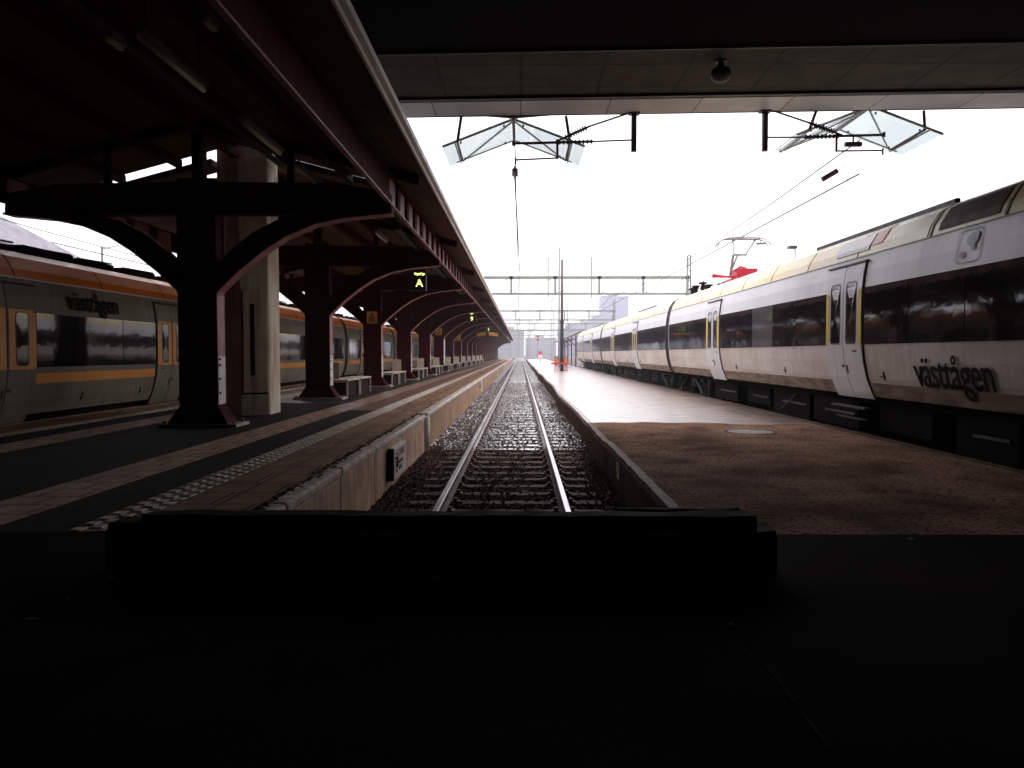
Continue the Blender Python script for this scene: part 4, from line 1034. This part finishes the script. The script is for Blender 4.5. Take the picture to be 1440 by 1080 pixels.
def screen(xc, zr, label, tilt=0.0):
    Y0 = 17.52 - SK*xc; Y1 = Y0+1.9
    e = empty('glass_screen', (xc, Y0, zr), label, 'glass screen', 'gabled glass screens at the bridge edge')
    for s in (-1, 1):
        dz = .62
        n = Vector((s*dz, 0, 1.62)).normalized()*.008
        c = [Vector((xc+s*.05, Y0, zr-.02)), Vector((xc+s*1.62, Y0, zr-dz)), Vector((xc+s*1.62, Y1, zr-dz)), Vector((xc+s*.05, Y1, zr-.02))]
        b = MB(); b.hexa([p-n for p in c], [p+n for p in c]); b.build('pane', M['screenglass'], e)
        b = MB(); q = [p - n*4 for p in c]
        b.bar(q[0], q[1]*1.0, .03, .035); b.bar(q[0].lerp(q[3],.9), q[1].lerp(q[2],.9).lerp(q[0].lerp(q[3],.9), .12), .03, .03); b.bar(q[1].lerp(q[0],.18), q[2].lerp(q[3],.18), .03, .03)
        b.bar(q[0].lerp(q[3],.08), q[2].lerp(q[3],.22).lerp(q[1],.05), .03, .03)
        b.build('frame_bar', M['framepale'], e)
        b = MB(); x = xc+s*1.28
        b.tube([(x-s*.1, Y0+.02, BZ+.02), (x, Y0+.15, zr-.50)], .035, 8); b.tube([(x, Y0+.15, zr-.50), (x, Y1-.2, zr-.53)], .03, 8)
        b.build('support_strut', M['armpurple'], e)
        b = MB()
        for u in (.12,.88):
            for w in (.12,.75): b.cyl(c[0].lerp(c[3],u).lerp(c[1].lerp(c[2],u),w)-n*6, .022, .05, 8)
        b.build('clamp', M['blackmet'], e)
    b = MB(); b.bar((xc, Y0-.05, zr-.03), (xc, Y1, zr-.03), .08, .06); b.tube([(xc,Y0,zr),(xc,Y0,BZ)], .03, 6); b.bar((xc-.9,Y0-.06,zr+.06),(xc,Y0-.02,zr),.05,.05); b.bar((xc+.9,Y0-.06,zr+.06),(xc,Y0-.02,zr),.05,.05); b.build('ridge_bar', M['steel'], e)
screen(-.16, 7.08, 'clear gabled glass screen hanging over the middle track')
screen(7.70, 7.24, 'clear gabled glass screen hanging above the silver train')
def wires(x, y0, y1, zc, zm, span, label, ins=True):
    e = empty('catenary_wire', (x, y0, zc), label, 'overhead wire', 'overhead contact lines')
    b = MB(); b.tube([(x + .12*math.sin(k*math.pi/2+.5)*(1 if k else 0), y0+(y1-y0)*k/12, zc) for k in range(13)], .019, 6); b.build('contact_wire', M['wire'], e)
    pts = []; y = y0; n = 0; L = max(1, round((y1-y0)/span)); st = (y1-y0)/L; dr = MB()
    for k in range(L*8+1):
        u = (k/8) % 1; z = zm - 4*u*(1-u)*(zm-zc)*.72; pts.append((x, y0+st*k/8, z))
        if k % 2 and k < 24*2: dr.tube([(x, y0+st*k/8, z), (x, y0+st*k/8, zc)], .007, 4)
    m_ = MB(); m_.tube(pts, .016, 6); m_.build('messenger_wire', M['wire'], e); dr.build('dropper', M['wire'], e)
    return e
wires(-.14, 17.9, 300, 5.95, 6.95, 48, 'fine overhead wires above the middle track')
wires(7.6, 17.5, 300, 5.80, 6.55, 48, 'fine overhead wires above the silver train')
wires(-10.3, 6, 300, 5.2, 6.2, 48, 'fine overhead wires above the orange train')
wires(-15.4, 6, 300, 5.4, 6.4, 48, 'fine overhead wires beyond the orange train')
wires(3.2, 66, 300, 7.3, 8.9, 52, 'fine overhead wires high between the far gantries')
# insulators in the lines
for x, z, y, lab in ((-.14, 6.25, 19.2, 'small brown insulator hanging in the wire over the middle track'), (7.3, 5.98, 18.4, 'brown insulator looped into the wire above the train')):
    e = empty('line_insulator', (x, y, z), lab, 'insulator')
    b = MB()
    if x < 0: b.tube([(x,y,z-.16),(x,y,z-.07),(x,y,z+.07),(x,y,z+.16)], .03, 10); b.cyl((x,y,z-.09), .075, .18, 12); b.tube([(x,y,z-.4),(x,y,z+.45)], .008, 6)
    else:
        b.bar((x-.17,y,z-.1),(x+.17,y,z+.1), .1, .12); b.tube([(x-.32,y,z-.2),(x+.38,y,z+.22)], .010, 6)
        b.tube([(x+.38,y,z+.22),(x+.42,y,z-.2)], .007, 6); b.tube([(x-.32,y,z-.2),(x-.36,y,z-.55)], .007, 6)
    b.build('insulator_body', M['poledark'], e)

# gantries
def lattice(b, x, y, z0, z1, w0=.55, w1=.25, mi=0, step=.8):
    n = max(3, int((z1-z0)/step)); t = .075
    def hw(z): return (w0 + (w1-w0)*(z-z0)/(z1-z0))/2
    for sx in (-1, 1):
        for sy in (-1, 1): b.bar((x+sx*hw(z0), y+sy*.14, z0), (x+sx*hw(z1), y+sy*.14, z1), t, t, mi)
    for k in range(n+1):
        z = z0+(z1-z0)*k/n; b.bar((x-hw(z), y-.14, z), (x+hw(z), y-.14, z), t*.8, t, mi)
        if k < n:
            z2 = z0+(z1-z0)*(k+1)/n; s = 1 if k % 2 else -1; b.bar((x-s*hw(z), y-.14, z), (x+s*hw(z2), y-.14, z2), t*.6, t*.6, mi)
def gantry(Y, xl, xr, zb, zt, zm, label, arms):
    e = empty('catenary_gantry', (xr, Y, 0), label, 'gantry', 'green grey gantries across the tracks')
    b = MB(); b.box(xl, xr, Y-.12, Y+.12, zt-.12, zt+.12); b.build('top_chord', M['greensteel'], e)
    b = MB(); b.box(xl, xr, Y-.09, Y+.09, zb-.09, zb+.09); b.build('bottom_chord', M['greensteel'], e)
    x = -.8 - 3.76*4
    while x < xr:
        if x > xl:
            v = MB(); v.box(x-.09, x+.09, Y-.09, Y+.09, zb, zt); v.box(x-.20, x+.20, Y-.11, Y+.11, zb-.11, zb+.08); v.box(x-.17,x+.17,Y-.12,Y+.12,zt-.12,zt+.13)
            v.build('upright', M['greensteel'], e)
            if x+3.76 < xr: b = MB(); b.bar((x+.1, Y, zb+.05), (x+3.66, Y, zt-.05), .05, .05); b.build('diagonal_rod', M['greensteel'], e)
        x += 3.76
    for x in (xl, xr):
        b = MB(); lattice(b, x, Y, -.2, zm); b.build('mast', M['greensteel'], e)
    for ax, side, wx in arms:
        b = MB(); b.box(ax-.05, ax+.05, Y-.22, Y-.12, zb-.35, zt+1.75); b.build('drop_post', M['steel'], e)
        b = MB(); b.tube([(ax, Y-.2, zt+1.65), (wx, Y-.2, zt+.72)], .022, 6); b.tube([(ax, Y-.2, zt+.5), (wx, Y-.2, zt+.66)], .022, 6); b.build('registration_arm', M['steel'], e)
        b = MB(); b.tube([(ax, Y-.2, zb-.3), (wx, Y-.2, zb-.15)], .018, 6); b.build('registration_arm', M['steel'], e)
    return e
gantry(66, -14, 14.36, 6.87, 8.25, 10.1, 'nearest green grey gantry, its lattice mast beside the pantograph', [(2.35, -1, -.06), (6.05, 1, 8.4)])
gantry(118, -14, 14.3, 6.9, 8.27, 10.0, 'second green grey gantry beyond the canopy end', [(-.5+3.0, -1, -.1), (7.2, 1, 9.0)])
gantry(168, -16, 20, 6.9, 8.25, 10.0, 'third green grey gantry in the haze', [(2.5, -1, -.1), (7.2, 1, 9.0)])
gantry(218, -18, 26, 6.9, 8.2, 10.0, 'fourth green grey gantry, fainter in the haze', [(2.5, -1, -.1)])
gantry(270, -22, 30, 6.9, 8.2, 10.0, 'farthest green grey gantry, nearly lost in the haze', [(2.5, -1, -.1)])
# single masts
def mast(x, Y, z1, label, kindm='steel', w=.5):
    e = empty('lattice_mast', (x, Y, 0), label, 'mast'); b = MB(); lattice(b, x, Y, -.2, z1, w, w*.8, 0, 1.1); b.build('mast_frame', M[kindm], e)
    b = MB(); b.box(x-.35, x+.35, Y-.3, Y+.3, -.3, .25); b.build('footing', M['conc'], e)
mast(6.2, 150, 13.0, 'tall lattice mast standing right of the middle track in the distance')
mast(-.6, 205, 11.0, 'lattice mast near the vanishing point of the middle track')
mast(-3.4, 240, 12.0, 'lattice mast left of the vanishing point')
mast(11.5, 190, 12.5, 'lattice mast above the far end of the silver train')
mast(-6.3, 215, 13.0, 'lattice mast just right of the canopy end')
mast(3.0, 250, 13.0, 'thin lattice mast between the track and the dark pole')
def slim(x, Y, z1, label, r=.07):
    e = empty('slim_mast', (x, Y, 0), label, 'mast', None); b = MB(); b.tube([(x,Y,-.2),(x,Y,z1)], r, 8); b.build('pole', M['steel'], e)
    b = MB(); b.tube([(x,Y,z1-.1),(x+.9,Y,z1+.1)], .03, 6); b.build('top_arm', M['steel'], e)
slim(3.5, 70, 11.3, 'slim pole rising just left of the dark platform pole')
slim(-21.8, 40, 7.3, 'stub of a mast rising behind the orange train')
slim(-24.2, 58, 9.0, 'slim mast seen through the first arch of the canopy')
slim(1.6, 165, 9.6, 'slim mast over the middle track in the haze')
slim(-11.5, 88, 7.9, 'slim mast beyond the orange train')

# dark pole on the right platform, barrier at its foot
e = empty('platform_pole', (3.33, 62, QZ), 'tall dark red pole with a black lower half on the wet right platform', 'pole')
b = MB(); b.tube([(3.33,62,4.35),(3.33,62,9.3)], .11, 16, 0, .085); b.build('upper_pole', M['poledark'], e, smooth=True)
b = MB(); b.tube([(3.33,62,QZ),(3.33,62,4.3)], .14, 16); b.box(3.33-.25,3.33+.25,61.75,62.25,QZ,QZ+.05); b.build('lower_pole', M['poleblack'], e)
b = MB(); b.cyl((3.33,62,4.24), .18, .16, 16); b.build('collar', M['poleblack'], e)
e = empty('barrier', (3.1, 61.4, QZ), 'red and orange barrier standing around the foot of the dark pole', 'barrier')
for x in (2.82, 3.62):
    b = MB()
    for dx in (-.10,.10): b.bar((x+dx*1.4, 61.4, QZ), (x+dx*.5, 61.4, QZ+.62), .05, .05)
    b.bar((x, 61.25, QZ), (x, 61.4, QZ+.6), .05, .05); b.bar((x, 61.55, QZ), (x, 61.4, QZ+.6), .05, .05)
    b.build('leg', M['redpaint'], e)
    b = MB(); b.box(x-.13, x+.13, 61.33, 61.47, QZ+.60, QZ+.90); b.cyl((x,61.4,QZ+.9), .09, .14, 12); b.build('warning_lamp', M['orange'], e, bevel=.02)
b = MB(); b.box(2.45, 3.75, 61.36, 61.40, QZ+.55, QZ+.68); b.build('board', M['redpaint'], e)
# distant red signal and shunting sign
e = empty('railway_signal', (3.4, 165, 0), 'distant signal with a glowing red lamp above the tracks', 'signal')
b = MB(); b.tube([(3.7,165,-.2),(3.7,165,5.0)], .08, 8); b.build('signal_post', M['steel'], e)
b = MB(); b.box(3.5,3.9,164.9,165.1,4.5,5.6); b.build('signal_head', M['blackmet'], e)
b = MB(); b.cyl((3.7,164.88,5.1), .15, -.06, 16, axis='y'); b.build('signal_lamp', M['redlamp'], e)
e = empty('track_sign', (3.3, 118, QZ), 'small red and white sign on a short post far down the right platform', 'sign')
b = MB(); b.tube([(3.05,118,QZ),(3.05,118,1.5)], .04, 8); b.build('sign_post', M['steel'], e)
b = MB(); b.box(2.75,3.35,117.9,117.95,1.1,1.55); b.build('lower_plate', M['whitepaint'], e); b = MB(); b.box(2.75,3.35,117.9,117.95,1.56,2.1); b.build('upper_plate', M['redpaint'], e)

# small canopy and fence on the far right platform
e = empty('far_canopy', (5.7, 84, QZ), 'small brown canopy on slanted struts beyond the end of the silver train', 'canopy')
M['brown'] = mat('brown', (.10,.045,.05), (.15,.07,.075), 2, .6)
b = MB(); b.slabxz([(4.7,3.25),(6.6,4.05)], [(4.7,3.37),(6.6,4.20)], 83.5, 110); b.build('roof', M['brown'], e)
for y in (84, 91, 98, 105):
    b = MB(); b.box(5.95, 6.10, y-.08, y+.08, QZ, 3.75); b.build('post', M['brown'], e)
    b = MB(); b.bar((6.0,y,2.6),(5.1,y,3.35), .1, .12); b.bar((5.2,y,3.3),(6.0,y,3.3),.08,.1); b.build('strut', M['brown'], e)
e = empty('low_fence', (5.5, 88, QZ), 'low tan board fence at the end of the silver train', 'fence')
b = MB()
for k in range(14): b.box(4.2+k*.13+.0, 4.2+k*.13+.12, 96+k*.3, 96.03+k*.3, QZ, QZ+1.05)
M['tan'] = mat('tan', (.28,.21,.16), (.34,.27,.21), 2, .7)
b.build('boards', M['tan'], e); b = MB(); b.bar((4.2,96.05,QZ+.9),(6.0,100.1,QZ+.9),.05,.08); b.build('rail', M['tan'], e)

# neighbouring platform roof far left
e = empty('neighbouring_canopy', (-15, 6, 0), 'grey tiled roof rising behind the orange train at the far left', 'canopy')
b = MB(); b.slabxz([(-19.5,4.7),(-16.7,6.1),(-13.9,4.66)], [(-19.5,4.8),(-16.7,6.22),(-13.9,4.76)], 6, 24.5); b.build('roof', M['tile'], e)
for y in (9, 16, 23):
    b = MB(); b.box(-16.85,-16.6,y-.12,y+.12,-.2,5.9); b.box(-19,-14.4,y-.08,y+.08,4.5,4.66); b.build('post', M['redsteel'], e)
sheet('neighbouring_platform', -18.8, -14.2, 5, 60, .3, M['pavdark'], 'dark platform beyond the orange train', .6)

# ------------------------------------------------------------------ far town
def building(x0, x1, y0, d, z1, m, label, floors, cols_, roof=None):
    e = empty('city_building', ((x0+x1)/2, y0, -.9), label, 'building', 'hazy buildings beyond the station')
    b = MB(); b.box(x0, x1, y0, y0+d, -.9, z1); w = b.build('wall', M[m], e)
    b = MB(); b.box(x0+(x1-x0)*.3, x0+(x1-x0)*.6, y0+2, y0+d-2, z1, z1+2.2); b.box(x0-.2,x1+.2,y0-.2,y0+d+.2,z1,z1+.35); b.build('roof', M[m], e)
    H = (z1+.5)/floors; Wd = (x1-x0)/cols_
    wp = None
    for f in range(floors):
        for c in range(cols_):
            xx = x0+Wd*(c+.22); zz = -.5+H*(f+.3)
            if wp is None:
                b = MB(); b.box(xx, xx+Wd*.56, y0-.08, y0-.02, zz, zz+H*.5); wp = b.build('window', M['bldwin'], e); ox, oz = xx, zz
            else:
                q = wp.copy(); col.objects.link(q); q.parent = e; q.location = (xx-ox, 0, zz-oz)
building(63, 84, 600, 20, 46, 'bld1', 'tall pale blue tower block rising above the silver train', 14, 7)
building(54, 88, 575, 16, 30, 'bld1', 'lower blue block at the foot of the tall tower', 9, 10)
building(-12, 2, 430, 18, 14.5, 'bld2', 'grey block straight ahead beyond the tracks', 5, 7)
building(3, 22, 470, 18, 11, 'bld2', 'wide low block right of the track ahead', 4, 9)
building(19, 31, 380, 16, 13.8, 'bld1', 'bluish block seen behind the dark pole', 5, 6)
building(33, 60, 520, 16, 22, 'bld2', 'broad grey block between the pole and the tower', 7, 12)
building(-60, -14, 480, 20, 11, 'bld2', 'long low block behind the canopy end', 4, 18)
building(-120, -70, 420, 20, 12, 'bld2', 'far block seen through the arches on the left', 4, 14)

# ------------------------------------------------------------------ haze
hz = MB(); hz.box(-930, 930, -330, 930, -2.0, 60)
hm = bpy.data.materials.new('haze'); hm.use_nodes = True; hn = hm.node_tree; hn.nodes.clear()
ho = hn.nodes.new("ShaderNodeOutputMaterial"); hv = hn.nodes.new("ShaderNodeVolumePrincipled")
hv.inputs["Color"].default_value = (.93,.93,.98,1); hv.inputs["Density"].default_value = 0.0013
hn.links.new(hv.outputs[0], ho.inputs["Volume"])
tag(hz.build('haze', hm), 'thin pale haze over the whole station', kind='stuff')
